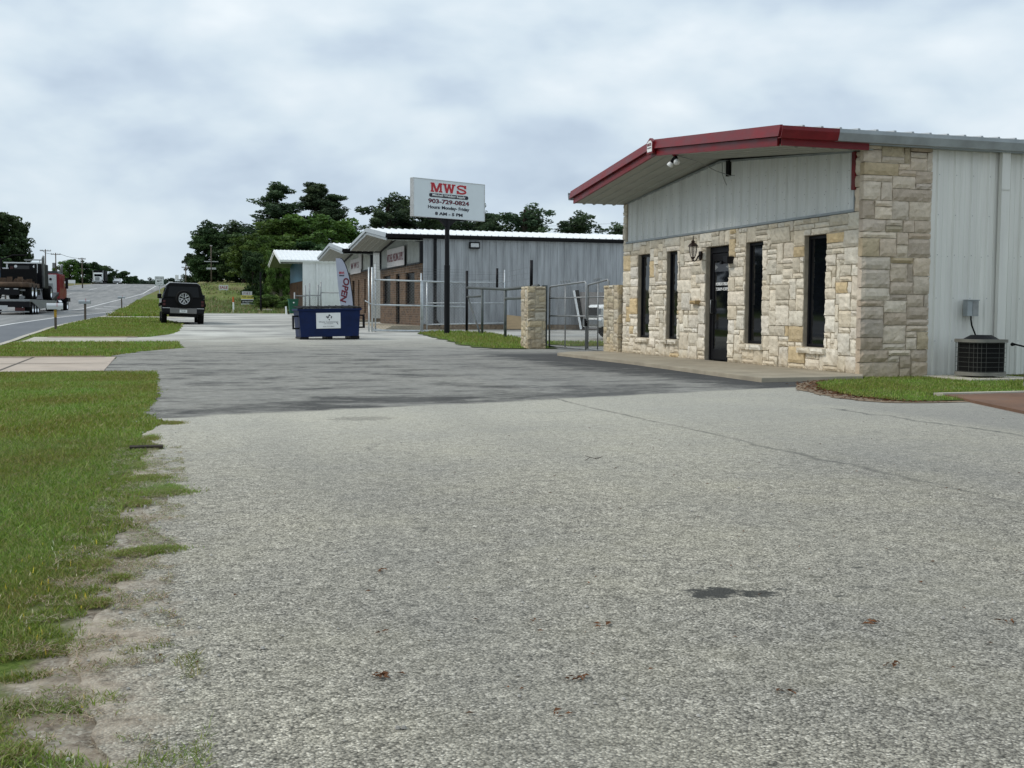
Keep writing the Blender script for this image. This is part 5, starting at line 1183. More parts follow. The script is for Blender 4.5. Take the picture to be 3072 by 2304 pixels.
FB = thing('feather_banner', 'tall curved white feather banner reading OPEN behind the dumpster', 'banner', (6.95, 42.2, .12), R_(14))
def bpole(t):  # curve of the pole, bottom right to top left
    a = t*1.35; return (-.02-.62*(1-math.cos(a)) , 0, .3+2.45*math.sin(a)/math.sin(1.35))
ptsb = [bpole(k/24) for k in range(25)]
q = MB(); q.tube([(0.03,0,-.05),(0.0,0,.3)]+ptsb[1:]+[(ptsb[-1][0]-.05,0,ptsb[-1][2]+.0)], .017, 6); q.build('pole', M_black, FB, smooth=True)
q = MB(); Lp = []
n = 24
for k in range(n+1):
    px_, _, pz_ = ptsb[k]; zz = pz_; t = k/n
    lx = -.45-.03*math.sin(t*3)-.27*max(0,(zz-.3)/2.45) 
    lx = min(lx, px_-.01)
    Lp.append(((lx, zz), (px_-.012, zz)))
for (a, b), (c, d) in zip(Lp, Lp[1:]):
    q.hexa([(a[0],-.004,a[1]),(b[0],-.004,b[1]),(b[0],.004,b[1]),(a[0],.004,a[1]),(c[0],-.004,c[1]),(d[0],-.004,d[1]),(d[0],.004,d[1]),(c[0],.004,c[1])])
q.build('cloth', M_flag, FB)
tx = text('OPEN', width=.88, height=.235, m=M_darkred, parent=FB, loc=(-.385,-.009,1.60), rot=(R_(90),R_(100),0), bold=.02, italic=.1)
tx = text('OPEN', width=.90, height=.25, m=M_ink, parent=FB, loc=(-.378,-.0065,1.595), rot=(R_(90),R_(100),0), bold=.035, italic=.1)
text('MWS', width=.20, height=.10, m=M_sign_red, parent=FB, loc=(-.50,-.008,2.22), rot=(R_(90),0,0), bold=.02)
q = MB(); q.box(-.60,-.40,-.008,-.0055,2.10,2.14); q.build('banner_band', M_ink, FB)

GBN = thing('wheelie_bin', 'dark green wheeled rubbish bin beside the brown board front', 'bin', (8.95, 80.0, .71))
q = MB(); q.hexa([(-.24,-.28,.06),(.24,-.28,.06),(.24,.25,.06),(-.24,.25,.06),(-.33,-.36,.98),(.33,-.36,.98),(.33,.33,.98),(-.33,.33,.98)]); q.build('bin_body', M_green, GBN, bevel=.03)
q = MB(); q.box(-.36,.36,-.40,.40,.985,1.05); q.build('lid', M_green, GBN, bevel=.02)
for s_ in (-1,1):
    q = MB(); q.lathe([(0,-.04),(.12,-.04),(.12,.04),(0,.04)], (s_*.27,.25,.12), 'x', 14); q.build('wheel', M_dark, GBN)
q = MB(); q.lathe([(0,-.385),(.05,-.385),(.05,-.36)], (.0,0,.8), 'y', 12); q.build('bin_mark', M_white, GBN)
q = MB(); q.tube([(0,0,-.1),(-.03,0,.55)], .06, 8); tag(q.build('bollard', M_white, None, loc=(8.45,79.6,.7)), 'short white bollard leaning beside the green bin', 'bollard')
MK = thing('marker_post', 'slim white marker post with orange top at the far edge of the lot', 'post', (5.38, 86.5, .80))
q = MB(); q.tube([(0,0,-.1),(-.02,0,.75)], .06, 8); q.build('post', M_white, MK); q = MB(); q.tube([(-.02,0,.752),(-.03,0,1.15)], .062, 8); q.build('post_cap', M_orange, MK)
q = MB(); q.tube([(0,0,-.2),(0,0,3.0)], .07, 10); q.box(-1.2,1.2,-.02,.02,2.96,3.0) if False else None; tag(q.build('black_pole', M_black, None, loc=(7.5,88.5,.85)), 'plain black steel pole standing at the far edge of the lot', 'pole')

def panel_sign(name, label, loc, rz, w_, h_, z, legs, rows, face=M_white, rim=None, cat='sign'):
    t = thing(name, label, cat, loc, rz)
    for x in legs:
        q = MB(); q.tube([(x,.03,-.3),(x,.03,z+h_*.9)], .04, 6); q.build('post', M_galv if cat == 'sign' else M_black, t)
    q = MB(); q.box(-w_/2, w_/2, -.03, .0, z, z+h_); q.build('sign_panel', face, t, bevel=.01)
    if rim:
        q = MB(); e = .04*h_
        for a, b, c, d in ((-w_/2,w_/2,z,z+e),(-w_/2,w_/2,z+h_-e,z+h_),(-w_/2,-w_/2+e,z+e,z+h_-e),(w_/2-e,w_/2,z+e,z+h_-e)): q.box(a,b,-.038,-.031,c,d)
        q.build('sign_rim', rim, t)
    for (body, ww, hh, zz, mm) in rows: text(body, width=ww, height=hh, m=mm, parent=t, loc=(0,-.034,zz), bold=.02)
    return t
LS = panel_sign('lease_sign', 'yellow and black FOR LEASE sign board in the rough field', (7.95, 108, 1.45), 0, 1.12, .34, .55, (-.5,.5), [('FOR LEASE', 1.0, .17, .74, M_ink)], face=M_yellow)
q = MB(); q.box(-.48,.42,-.03,0,.90,1.25); q.build('upper_panel', M_pink, LS); q = MB(); q.box(-.56,.56,-.03,0,.10,.46); q.build('lower_panel', M_black, LS)
q = MB(); q.box(-.56,.56,-.035,.002,.07,.14); q.box(-.56,.56,-.035,.002,.47,.54); q.build('white_strip', M_white, LS)
text('M & S', width=.6, height=.2, m=M_darkred, parent=LS, loc=(-.05,-.034,1.07)); text('OF PALESTINE', width=.95, height=.13, m=M_white, parent=LS, loc=(0,-.034,.30), bold=.02)
panel_sign('field_sign', 'small white sign with red letters on the far grassy rise', (8.0, 148, ground(8.0,148)), 0, 1.15, .62, .1, (-.4,.4), [('SALE', .95, .32, .42, M_sign_red)])
panel_sign('road_sign', 'green rimmed white roadside sign on one post behind the black off road car', (.25, 100, 1.0), 0, .72, .74, 1.98, (0,), [('EAST LOOP', .52, .12, 2.58, M_steel), ('MATT', .36, .15, 2.34, M_ink), ('AUTO REPAIR', .5, .07, 2.12, M_steel)], rim=M_green)
panel_sign('far_sign', 'tall pale double sign on the horizon right of the road', (4.3, 262, 6.35), 0, .75, 1.1, 1.15, (-.2,.2), [])
panel_sign('far_sign', 'small pale box sign just left of the tall double sign', (3.0, 262, 6.3), 0, .9, .8, .05, (0,), [])
q = MB(); q.box(-.7,.7,-.1,.1,0,.12); q.tube([(0,0,-1.2),(0,0,0)], .07, 6); tag(q.build('sign_tray', M_steel, None, loc=(5.1,262,7.55)), 'dark flat bar of the tall double sign on the horizon', 'sign')
panel_sign('white_sign', 'long low white sign on the grass left of the road near the tree line', (-16.0, 242, prof(242)), 0, 1.6, .65, .45, (-.6,.6), [])
BB = thing('billboard', 'blue billboard with white notice at the left edge, behind the trailer', 'billboard', (-16.2, 130, prof(130)), 0)
q = MB(); q.box(-1.6,1.6,-.06,0,2.05,3.35); q.build('poster_panel', M_billblue, BB); q = MB(); q.box(-1.6,1.6,-.07,-.005,1.85,2.04); q.build('lower_strip', M_white, BB)
q = MB(); q.box(.75,1.4,-.075,-.061,2.25,2.85); q.build('notice', M_white, BB); text('OPEN DAILY', width=.5, height=.1, m=M_ink, parent=BB, loc=(1.08,-.08,2.65)); text('8 TO 5', width=.4, height=.1, m=M_ink, parent=BB, loc=(1.08,-.08,2.42))
q = MB(); q.box(-1.6,1.6,-.07,-.055,3.12,3.34); q.build('upper_strip', M_pink, BB)
for x in (-1.2, 1.2): 
    q = MB(); q.box(x-.08,x+.08,.0,.12,-.2,3.2); q.build('post', M_polewood, BB)

# ------------------------------------------------------------------ mailboxes
def mailbox(label, loc, L, R0, h, postm, boxm, rz=0):
    t = thing('mailbox', label, 'mailbox', loc, rz, group='mailboxes beside the highway kerb')
    q = MB(); q.box(-.045,.045,-.045,.045,-.1,h*.62) ; q.build('post', M_polewood, t)
    q = MB(); q.box(-.047,.047,-.047,.047,h*.621,h); q.build('upper_post', postm, t)
    pr = [(-R0,0),(R0,0),(R0,R0*.9)]+[(R0*math.cos(a), R0*.9+R0*.75*math.sin(a)) for a in [math.pi*k/8 for k in range(1,8)]]+[(-R0,R0*.9)]
    q = MB(); q.prism([(u, h+v_) for u, v_ in pr], 'x', -L/2, L/2); q.build('box', boxm, t, bevel=.008)
    q = MB(); q.prism([(u*1.04, h+v_*1.03-.002) for u, v_ in pr], 'x', -L/2-.03, -L/2+.01); q.build('door', boxm, t)
    q = MB(); q.box(L*.1,L*.13,-R0-.02,-R0-.004,h+.1,h+.26); q.build('flag', M_sign_red, t)
    return t
mailbox('big silver mailbox on a mustard topped post, nearest of the three by the road', (-3.62, 46.2, .17), .54, .14, .78, M_yellowpaint, M_silver, R_(4))
mailbox('grey mailbox on a brown post, middle one of the three by the road', (-3.33, 59.8, .41), .50, .11, .82, M_polewood, M_zinc, R_(-8))
mailbox('small grey mailbox, farthest of the three, beside the taller grass', (-2.62, 95.6, .91), .52, .10, .92, M_polewood, M_zinc, R_(5))

# ================================================================== VEHICLES
def wheel(parent, c, r, w_, rim=M_silver, name='wheel', spokes=True):
    q = MB(); h = w_/2
    q.lathe([(r*.62,-h),(r*.9,-h),(r,-h*.7),(r,h*.7),(r*.9,h),(r*.62,h)], c, 'x', 24); t = q.build(name, M_dark, parent, smooth=False)
    q = MB(); q.lathe([(0,-h*.75),(r*.2,-h*.8),(r*.5,-h*.5),(r*.63,-h*.95),(r*.63,h*.95),(r*.5,h*.5),(r*.2,h*.8),(0,h*.75)], c, 'x', 20); q.build('rim', rim, t, smooth=False)
    return t
SV = thing('off_road_car', 'black boxy off road car seen from behind with a spare wheel on its rear door', 'car', (1.10, 52.6, .32), R_(1), ry=R_(1.6))
q = MB()
def sec(y, pts_): return [(x, y, z) for x, z in pts_]
low = [(-.90,.42),(.90,.42),(.985,.60),(1.0,.95),(.97,1.14),(-.97,1.14),(-1.0,.95),(-.985,.60)]
def loft(mb, secs):
    n = len(secs[0]); b = len(mb.v)
    for s_ in secs: mb.v += s_
    for i in range(len(secs)-1):
        for k in range(n): mb.f.append((b+i*n+k, b+i*n+(k+1)%n, b+(i+1)*n+(k+1)%n, b+(i+1)*n+k)); mb.c.append(None)
    mb.f.append(tuple(b+k for k in range(n))[::-1]); mb.f.append(tuple(b+(len(secs)-1)*n+k for k in range(n))); mb.c += [None, None]
def sc_(pts_, kx, dz=0): return [(x*kx, z+dz) for x, z in pts_]
loft(q, [sec(0,sc_(low,.955)),sec(.08,sc_(low,.99)),sec(.5,low),sec(2.6,low),sec(3.0,low),sec(4.3,[(x*.98, z if z < 1.1 else 1.10) for x, z in low]),sec(4.62,[(x*.92, min(z,1.0)) for x, z in low])])
q.build('body', M_carpaint, SV, bevel=.03)
q = MB(); gh = [(-.93,1.13),(.93,1.13),(.75,1.72),(.62,1.81),(-.62,1.81),(-.75,1.72)]
loft(q, [sec(.03,gh),sec(.22,[(x*.985, z+.03 if z > 1.5 else z) for x, z in gh]),sec(1.4,[(x, z+.05 if z > 1.5 else z) for x, z in gh]),sec(2.55,[(x*.97, z+.02 if z > 1.5 else z) for x, z in gh]),sec(3.05,[(x*.95, 1.16 if z > 1.5 else z) for x, z in gh])])
cab = q.build('cabin', M_carpaint, SV, bevel=.035)
q = MB(); q.hexa([(-.72,.012,1.20),(.72,.012,1.20),(.72,.03,1.20),(-.72,.03,1.20),(-.64,.018,1.66),(.64,.018,1.66),(.64,.05,1.66),(-.64,.05,1.66)]); q.build('rear_window', M_carglass, cab, bevel=.01)
for s_ in (-1,1):
    for (ya, yb) in ((.3,1.0),(1.1,1.85),(1.95,2.6)):
        q = MB(); q.hexa([(s_*.905,ya,1.22),(s_*.905,yb,1.22),(s_*.915,yb,1.22),(s_*.915,ya,1.22),(s_*.768,ya,1.69),(s_*.768,yb-.1*(yb>2.5),1.69),(s_*.778,yb-.1*(yb>2.5),1.69),(s_*.778,ya,1.69)]); q.build('side_window', M_carglass, cab)
    q = MB(); q.box(min(s_*.98,s_*1.03),max(s_*.98,s_*1.03),3.25,4.35,.78,.92); q.box(min(s_*.98,s_*1.05),max(s_*.98,s_*1.05),.45,1.5,.80,.93); q.build('wheel_arch', M_dark, SV, bevel=.02)
    q = MB(); q.box(*sorted((s_*.92,s_*1.12)),2.6,2.72,1.14,1.36); mr = q.build('mirror', M_carpaint, SV, bevel=.04)
    q = MB(); q.tube([(s_*.86,2.68,1.14),(s_*1.0,2.66,1.2)], .025, 6); q.build('mirror_arm', M_black, mr)
    for zz in (1.0, .86):
        q = MB(); q.box(*sorted((s_*.80,s_*.92)),-.012,.02,zz-.05,zz+.05); q.build('tail_light', M_taillight, SV, bevel=.01)
    q = MB(); q.box(*sorted((s_*.60,s_*.93)),-.10,-.085,.70,.725); q.build('bumper_strip', M_silver, SV)
    for yy in (.95, 3.75): wheel(SV, (s_*.84, yy, .39), .40, .26, M_silver)
q = MB(); q.box(-.60,.60,-.115,.0,.48,.72); q.build('rear_bumper', M_plastic, SV, bevel=.03)
q = MB(); q.box(-.95,.95,-.09,.02,.50,.70); q.build('bumper_corner', M_black, SV, bevel=.03)
q = MB(); q.box(-.17,.17,-.125,-.116,.52,.65); q.build('number_plate', M_white, SV); text('TX 4R7', width=.22, height=.05, m=M_ink, parent=SV, loc=(0,-.127,.585))
q = MB(); q.box(-.62,.62,-.02,.6,.33,.47); q.tube([(0,-.02,.40),(0,-.16,.40)], .03, 8); q.lathe([(0,.0),(.03,.02),(.0,.05)], (0,-.15,.43), seg=10); q.build('tow_hitch', M_dark, SV)
q = MB(); q.tube([(-.1,.6,1.84),(-.1,.5,1.92)], .02, 6); q.build('antenna', M_black, SV)
SP = MB(); c = (.02, -.16, 1.13)
SP.lathe([(.235,-.12),(.34,-.12),(.385,-.06),(.385,.08),(.34,.13),(.2,.13)], c, 'y', 32); sp = SP.build('spare_tyre', M_dark, SV, smooth=False)
q = MB(); q.lathe([(.22,-.11),(.25,-.125),(.25,-.10),(.22,-.09)], c, 'y', 32); q.build('spare_rim', M_silver, sp)
q = MB(); q.lathe([(0,-.07),(.225,-.07),(.225,-.06)], c, 'y', 28); q.build('spare_backing', M_black, sp)
q = MB()
for k in range(5):
    a0 = 2*math.pi*k/5+math.pi/2
    for s_ in (-1, 1):
        a1, a2 = a0+s_*.16*1.0, a0+s_*.42
        p0 = (c[0]+.05*math.cos(a0+s_*.9), c[1]-.105, c[2]+.05*math.sin(a0+s_*.9)); p1 = (c[0]+.235*math.cos(a0+s_*.30), c[1]-.115, c[2]+.235*math.sin(a0+s_*.30))
        q.tube([p0, p1], [.022,.026], 6)
q.build('spoke', M_silver, sp)

SV.scale = (.94, 1, 1)
# --- lowboy trailer with a truck on it, pulled by a red tractor
HD = R_(-4.6)
TR = thing('lowboy_trailer', 'black low trailer with three axles carrying a dark truck on the highway', 'trailer', (-8.45, 73.8, .62), HD)
q = MB(); q.box(-1.28,1.28,0,8.8,.78,.92); q.build('deck', M_steel, TR, bevel=.02)
q = MB(); q.box(-1.27,1.27,-.02,.25,.45,.78); q.box(-.9,.9,.3,8.6,.5,.78); q.build('frame', M_black, TR)
q = MB(); q.hexa([(1.1,3.2,.35),(1.3,3.2,.35),(1.3,8.8,.55),(1.1,8.8,.55),(1.1,.6,.78),(1.3,.6,.78),(1.3,9.4,.90),(1.1,9.4,.90)]); q.build('side_beam', M_steel, TR)
q = MB(); q.hexa([(-1.1,8.8,.8),(1.1,8.8,.8),(1.1,11.6,1.3),(-1.1,11.6,1.3),(-1.1,8.8,1.0),(1.1,8.8,1.0),(1.1,11.6,1.5),(-1.1,11.6,1.5)]); q.build('gooseneck', M_black, TR)
for yy in (.9, 1.75, 2.6):
    for s_ in (-1,1):
        wheel(TR, (s_*1.08, yy, .36), .36, .42, M_chrome)
q = MB(); q.box(-.45,.05,-.05,-.03,.30,.55); q.build('number_plate', M_silver, TR)
q = MB(); q.box(.45,1.0,-.05,-.03,.22,.42); q.build('tail_light', M_taillight, TR)
q = MB(); q.box(-1.25,1.25,-.06,-.03,.15,.22); q.build('rear_bar', M_steel, TR)
LT = thing('loaded_truck', 'dark worn flatbed truck with chrome stack riding on the low trailer', 'truck', (-8.43, 74.2, 1.54), HD)
q = MB(); q.box(-1.27,1.27,-.3,3.0,.72,.98); q.build('flatbed', M_rust, LT, bevel=.05)
q = MB(); q.box(-.45,.45,-.1,8,.35,.70); q.box(-1.2,.7,-.32,-.2,.25,.68); q.build('chassis', M_black, LT)
for k in range(4):
    q = MB(); q.box(-1.1+k*.5,-.85+k*.5,-.34,-.325,.58,.63); q.build('marker_light', M_silver, LT)
for (yy, s_) in ((.7,1),(1.85,1),(.7,-1),(1.85,-1),(7.2,1),(7.2,-1)): wheel(LT, (s_*1.02, yy, .48), .48, .5, M_chrome)
q = MB(); q.box(-.8,1.25,4.4,6.3,.75,2.28); cb = q.build('cab', M_black, LT, bevel=.06)
q = MB(); q.box(-1.05,1.1,4.3,6.2,2.285,2.36); q.build('roof_trim', M_white, cb)
q = MB(); q.box(-.45,.45,4.37,4.395,1.5,2.15); q.build('rear_window', M_glass, cb, bevel=.01)
q = MB(); q.box(1.06,1.10,4.45,5.8,1.0,2.2); q.build('cab_side', M_silver, cb)
q = MB(); q.box(-.9,-.82,4.33,4.38,1.7,2.25); q.box(.86,.94,4.33,4.38,1.7,2.25); q.build('grab_rail', M_white, cb)
q = MB(); q.tube([(-1.0,3.3,.98),(-1.0,3.35,2.5)], .08, 8); q.tube([(1.0,3.3,.98),(1.0,3.35,2.2)], .08, 8); q.tube([(-1.0,3.3,2.45),(-.3,3.3,2.75),(.5,3.3,2.75)], .05, 6); q.tube([(-1.3,3.3,2.95),(-1.0,3.35,2.5)], .05, 6); q.box(-1.0,1.0,3.25,3.4,1.0,1.9); q.box(-.7,.2,3.5,4.1,1.0,1.6); q.build('winch_frame', M_dark, LT)
q = MB(); q.box(.1,1.2,4.6,5.0,2.5,2.56); q.tube([(1.0,4.8,2.36),(1.0,4.8,2.5)], .02, 5); q.tube([(.2,4.8,2.36),(.2,4.8,2.5)], .02, 5); q.build('beacon_bar', M_steel, LT)
q = MB(); q.tube([(1.28,4.3,.8),(1.28,4.3,2.6),(1.32,4.2,2.75)], [.09,.09,.07], 10); q.build('exhaust_stack', M_steel, LT, smooth=True)
q = MB(); q.box(-.95,.95,6.3,8.2,.75,1.6); q.build('bonnet', M_black, LT, bevel=.08)
q = MB(); q.tube([(-1.27,-.32,.86),(1.27,-.32,.86)], .15, 10); q.build('rolled_tailboard', M_rust, LT, smooth=True)
r = random.Random(77)
q = MB()
for k in range(34):
    x, y, z = r.uniform(-1.1,1.0), r.uniform(.0,3.0), r.uniform(.98,1.0); a, b, c = r.uniform(.05,.3), r.uniform(.05,.3), r.uniform(.06,.35); q.box(x, x+a, y, y+b, z, z+c)
for k in range(16):
    x = r.uniform(-1.0,.9); q.tube([(x, 4.2, 1.0), (x+r.uniform(-.2,.2), 4.25, r.uniform(1.3,2.0))], .025, 5)
struct(q.build('deck_gear', M_rust, LT), 'stuff')
q = MB()
for k in range(14):
    x, z = r.uniform(-1.1,.9), r.uniform(.05,.6); q.box(x, x+r.uniform(.08,.4), -.2+r.uniform(0,.3), .2, z, z+r.uniform(.04,.16))
q.build('underbody_gear', M_steel, LT)
q = MB(); q.box(-.7,-.5,4.36,4.39,1.75,2.1); q.build('cab_lamp_panel', M_taillight, cb)
q = MB(); q.lathe([(0,4.33),(.09,4.33),(.09,4.38)], (-.35,0,2.1), 'y', 10); q.lathe([(0,4.33),(.09,4.33),(.09,4.38)], (.75,0,2.1), 'y', 10); q.build('work_lamp', M_white, cb)
RT = thing('tractor_unit', 'red and silver semi tractor seen from behind in front of the low trailer', 'truck', (-8.15, 86.5, .78), HD)
q = MB(); q.box(-1.15,1.2,3.2,5.6,.95,2.75); cb = q.build('cab', M_truckred, RT, bevel=.08)
q = MB(); q.box(-1.1,1.0,3.12,3.19,1.0,2.68); q.build('cab_back', M_silver, cb, bevel=.02)
q = MB(); q.box(-.8,.75,3.09,3.115,1.45,2.05); q.build('rear_vent', M_steel, cb)
q = MB(); q.box(-.05,.0,3.06,3.085,1.2,2.1); q.lathe([(0,3.09),(.09,3.09),(.09,3.12)], (.35,0,2.35), 'y', 12); q.lathe([(0,3.09),(.09,3.09),(.09,3.12)], (.6,0,2.35), 'y', 12); q.build('rear_fitting', M_black, cb)
q = MB(); q.hexa([(-1.1,3.4,2.76),(1.15,3.4,2.76),(1.15,5.4,2.76),(-1.1,5.4,2.76),(-.9,3.6,2.95),(.95,3.6,2.95),(.95,5.0,2.95),(-.9,5.0,2.95)]); q.build('roof_fairing', M_black, cb)
q = MB(); q.box(-1.0,1.05,5.6,7.4,.9,1.9); q.build('bonnet', M_truckred, RT, bevel=.08)
q = MB(); q.box(-.5,.5,-.5,7.0,.55,.8); q.build('chassis', M_black, RT)
for (yy, s_) in ((.2,1),(1.5,1),(.2,-1),(1.5,-1),(6.5,1),(6.5,-1)): wheel(RT, (s_*1.0, yy, .5), .5, .45, M_chrome)
q = MB(); q.lathe([(0,2.0),(.3,2.0),(.3,3.4),(0,3.4)], (1.05,0,.6), 'y', 16); q.build('fuel_tank', M_chrome, RT)
for s_ in (-1,1):
    q = MB(); q.box(*sorted((s_*1.3,s_*1.5)),5.0,5.15,1.7,2.5); q.tube([(s_*1.15,5.1,2.3),(s_*1.4,5.1,2.3)], .02, 5); q.build('mirror', M_black, RT, bevel=.02)
    q = MB(); q.tube([(s_*1.0,5.5,.9),(s_*1.0,5.5,3.3),(s_*1.04,5.4,3.5)], .08, 10); q.build('exhaust_stack', M_steel, RT, smooth=True)
    q = MB(); q.box(*sorted((s_*1.0,s_*1.35)),5.9,7.1,.75,1.05); q.build('mudguard', M_black, RT, bevel=.05)
# oncoming semi and car far away
SM = thing('semi_truck', 'white nosed semi truck coming down the distant road', 'truck', (-13.35, 290, prof(290)), R_(-2))
q = MB(); q.box(-1.05,1.05,2.4,5,.9,2.75); cb = q.build('cab', M_white, SM, bevel=.08)
q = MB(); q.box(-.85,.85,2.37,2.395,1.75,2.4); q.build('windscreen', M_glass, cb)
q = MB(); q.box(-.8,.8,.2,2.4,.75,1.75); q.build('bonnet', M_white, SM, bevel=.12)
q = MB(); q.box(-.5,.5,.14,.199,.8,1.65); q.build('grille', M_steel, SM)
q = MB(); q.box(-1.15,1.15,0,.2,.35,.75); q.build('bumper', M_chrome, SM, bevel=.05)
q = MB(); q.box(-1.2,1.3,5.2,14,1.0,3.4); q.build('load', M_dark, SM, bevel=.05)
for s_ in (-1,1):
    wheel(SM, (s_*1.0, 1.2, .5), .5, .3); wheel(SM, (s_*1.0, 6.5, .5), .5, .45); wheel(SM, (s_*1.0, 12.0, .5), .5, .45)
    q = MB(); q.box(*sorted((s_*.72,s_*1.1)),.1,.18,.85,1.1); q.build('headlight', M_silver, SM)
    q = MB(); q.tube([(s_*1.15,2.6,1),(s_*1.15,2.6,3.3)], .08, 8); q.build('exhaust_stack', M_steel, SM)
def saloon(name, label, loc, rz, paint, scale=1.0, tall=0.0):
    t = thing(name, label, 'car', loc, rz)
    q = MB(); bd_ = [(-.85,.3),(.85,.3),(.92,.55),(.88,.88+tall),(-.88,.88+tall),(-.92,.55)]
    loft(q, [sec(0,[(x*.85, min(z,.8+tall)) for x, z in bd_]),sec(.25,bd_),sec(4.3,bd_),sec(4.6,[(x*.85,z) for x, z in bd_])]); q.build('body', paint, t, bevel=.04)
    q = MB(); g_ = [(-.82,.87+tall),(.82,.87+tall),(.66,1.42+tall),(-.66,1.42+tall)]
    loft(q, [sec(1.0,[(x, min(z,.9+tall)) for x, z in g_]),sec(1.75,g_),sec(3.3,g_),sec(4.1,[(x, min(z,.92+tall)) for x, z in g_])]); cb = q.build('cabin', paint, t, bevel=.04)
    q = MB(); q.hexa([(-.72,1.05,.93+tall),(.72,1.05,.93+tall),(.72,1.1,.93+tall),(-.72,1.1,.93+tall),(-.58,1.66,1.36+tall),(.58,1.66,1.36+tall),(.58,1.71,1.36+tall),(-.58,1.71,1.36+tall)]); q.build('windscreen', M_carglass, cb)
    for s_ in (-1,1):
        q = MB(); q.box(*sorted((s_*.55,s_*.82)),-.01,.05,.58+tall,.72+tall); q.build('headlight', M_chrome, t)
        for yy in (.85, 3.6): wheel(t, (s_*.78, yy, .33), .34, .22)
    q = MB(); q.box(-.5,.5,-.02,.03,.4,.6+tall); q.build('grille', M_black, t)
    return t
saloon('oncoming_car', 'silver car coming over the crest of the distant road', (-9.35, 300, prof(300)), R_(-2), M_silver)
# white pickup inside the yard, mostly hidden by the stone building
PK = thing('pickup_truck', 'white pickup truck in the yard, nose and wheel showing beside the low stone pillar', 'pickup', (14.15, 36.5, .04), R_(-95))
q = MB(); bd_ = [(-.9,.45),(.9,.45),(.98,.7),(.95,1.18),(-.95,1.18),(-.98,.7)]
loft(q, [sec(0,[(x*.93,min(z,1.1)) for x, z in bd_]),sec(.15,bd_),sec(5.4,bd_),sec(5.5,[(x*.97,z) for x, z in bd_])]); q.build('body', M_white, PK, bevel=.05)
q = MB(); g_ = [(-.9,1.17),(.9,1.17),(.74,1.78),(-.74,1.78)]
loft(q, [sec(1.35,[(x, min(z,1.2)) for x, z in g_]),sec(2.0,g_),sec(3.4,g_),sec(3.6,[(x,min(z,1.25)) for x, z in g_])]); cb = q.build('cabin', M_white, PK, bevel=.04)
q = MB(); q.hexa([(-.97,1.6,1.22),(-.9,1.6,1.22),(-.9,3.3,1.22),(-.97,3.3,1.22),(-.82,2.0,1.72),(-.76,2.0,1.72),(-.76,3.2,1.72),(-.82,3.2,1.72)]); q.build('side_window', M_carglass, cb)
for s_ in (-1,1):
    for yy in (.85, 4.3): wheel(PK, (s_*.90, yy, .43), .44, .28, M_dark)
    q = MB(); q.box(*sorted((s_*.6,s_*.93)),-.02,.05,.85,1.05); q.build('headlight', M_chrome, PK)
q = MB(); q.box(-.55,.55,-.03,.03,.75,1.08); q.build('grille', M_black, PK)
q = MB(); q.box(-.96,.96,-.12,.0,.42,.68); q.build('bumper', M_chrome, PK, bevel=.03)
# fence bits by the white shop
PG = thing('pipe_gate', 'grey pipe and chain link gate in front of the white shop side wall', 'gate', (9.3, 82.2, .7))
for x, h in ((0,1.55),(.75,2.05),(1.05,2.2),(1.65,2.1),(1.85,2.3),(3.6,1.6),(4.45,1.6)):
    q = MB(); q.tube([(x,0,-.1),(x,0,h)], .05, 6); q.build('post', M_steel, PG, smooth=True)
q = MB(); 
for a, b, z in ((.75,1.85,1.35),(.75,1.85,.55),(1.9,5.6,1.55),(3.6,4.45,1.0),(0,.75,1.3)): q.tube([(a,0,z),(b,0,z)], .035, 6)
q.tube([(3.7,0,.8),(4.9,0,-.1)], .04, 6); q.tube([(3.6,0,1.6),(3.2,0,2.1)], .03, 6); q.tube([(4.45,0,1.6),(3.95,0,2.1)], .03, 6)
q.build('rail', M_steel, PG, smooth=True)
q = MB(); chain(q, (0,0,0), (1.9,0,0), 0, 1.4, .14, .004); chain(q, (3.6,0,0), (5.6,0,0), 0, 1.5, .14, .004); q.build('mesh', M_wire, PG)

# ================================================================== UTILITY POLES
def util(label, x, y, top, arm=1.6, extra=None):
    z = ground(x, y); t = thing('utility_pole', label, 'utility pole', (x, y, z), 0, 'utility poles along the highway')
    q = MB(); q.tube([(0,0,-.5),(0,0,top-z)], [.11,.08], 8); q.build('pole', M_polewood, t, smooth=True)
    q = MB(); H = top-z-.25; q.box(-arm/2*1.0,arm/2,-.05,.05,H-.05,H+.05); q.build('crossarm', M_polewood, t)
    q = MB()
    for f in (-.9,-.45,.45,.9): q.lathe([(0,0),(.05,0),(.06,.06),(.03,.14),(0,.16)], (arm/2*f,0,H+.08), seg=8)
    q.build('insulator', M_silver, t)
    if extra == 'can': q = MB(); q.lathe([(0,0),(.24,0),(.24,.8),(0,.85)], (-.32,0,H-2.2), seg=12); q.build('transformer', M_steel, t)
    if extra == 'double':
        q = MB(); q.box(-1.1,1.1,-.05,.05,H-2.4,H-2.28); q.box(-.75,.75,-.05,.05,H-3.6,H-3.3); q.build('lower_crossarm', M_silver, t)
    return t
util('tall pole standing directly behind the loaded truck stack', -17.0, 200, 10.6, 1.7)
util('pole with a round transformer can left of the road', -15.7, 203, 10.2, 1.5, 'can')
util('pole rising in front of the trees left of the distant road', -12.35, 215, 9.7+.3, 1.25)
util('small pole top against the sky at the left end of the right hand trees', 4.6, 195, 8.1, 1.3)
util('pole with two lower crossarms in front of the dark tree group', 8.4, 190, 11.3, .3, 'double')
q = MB()
for a, b in (((-17.6,200,10.5),(-16.2,203,10.05)),((-15.1,203,10.05),(-11.9,215,9.85))):
    a, b = Vector(a), Vector(b); q.tube([a.lerp(b, t)-Vector((0,0,.25*4*t*(1-t))) for t in (0,.25,.5,.75,1)], .03, 4)
tag(q.build('power_line', M_dark), 'thin overhead wires between the utility poles left of the road', 'wire')
q = MB()
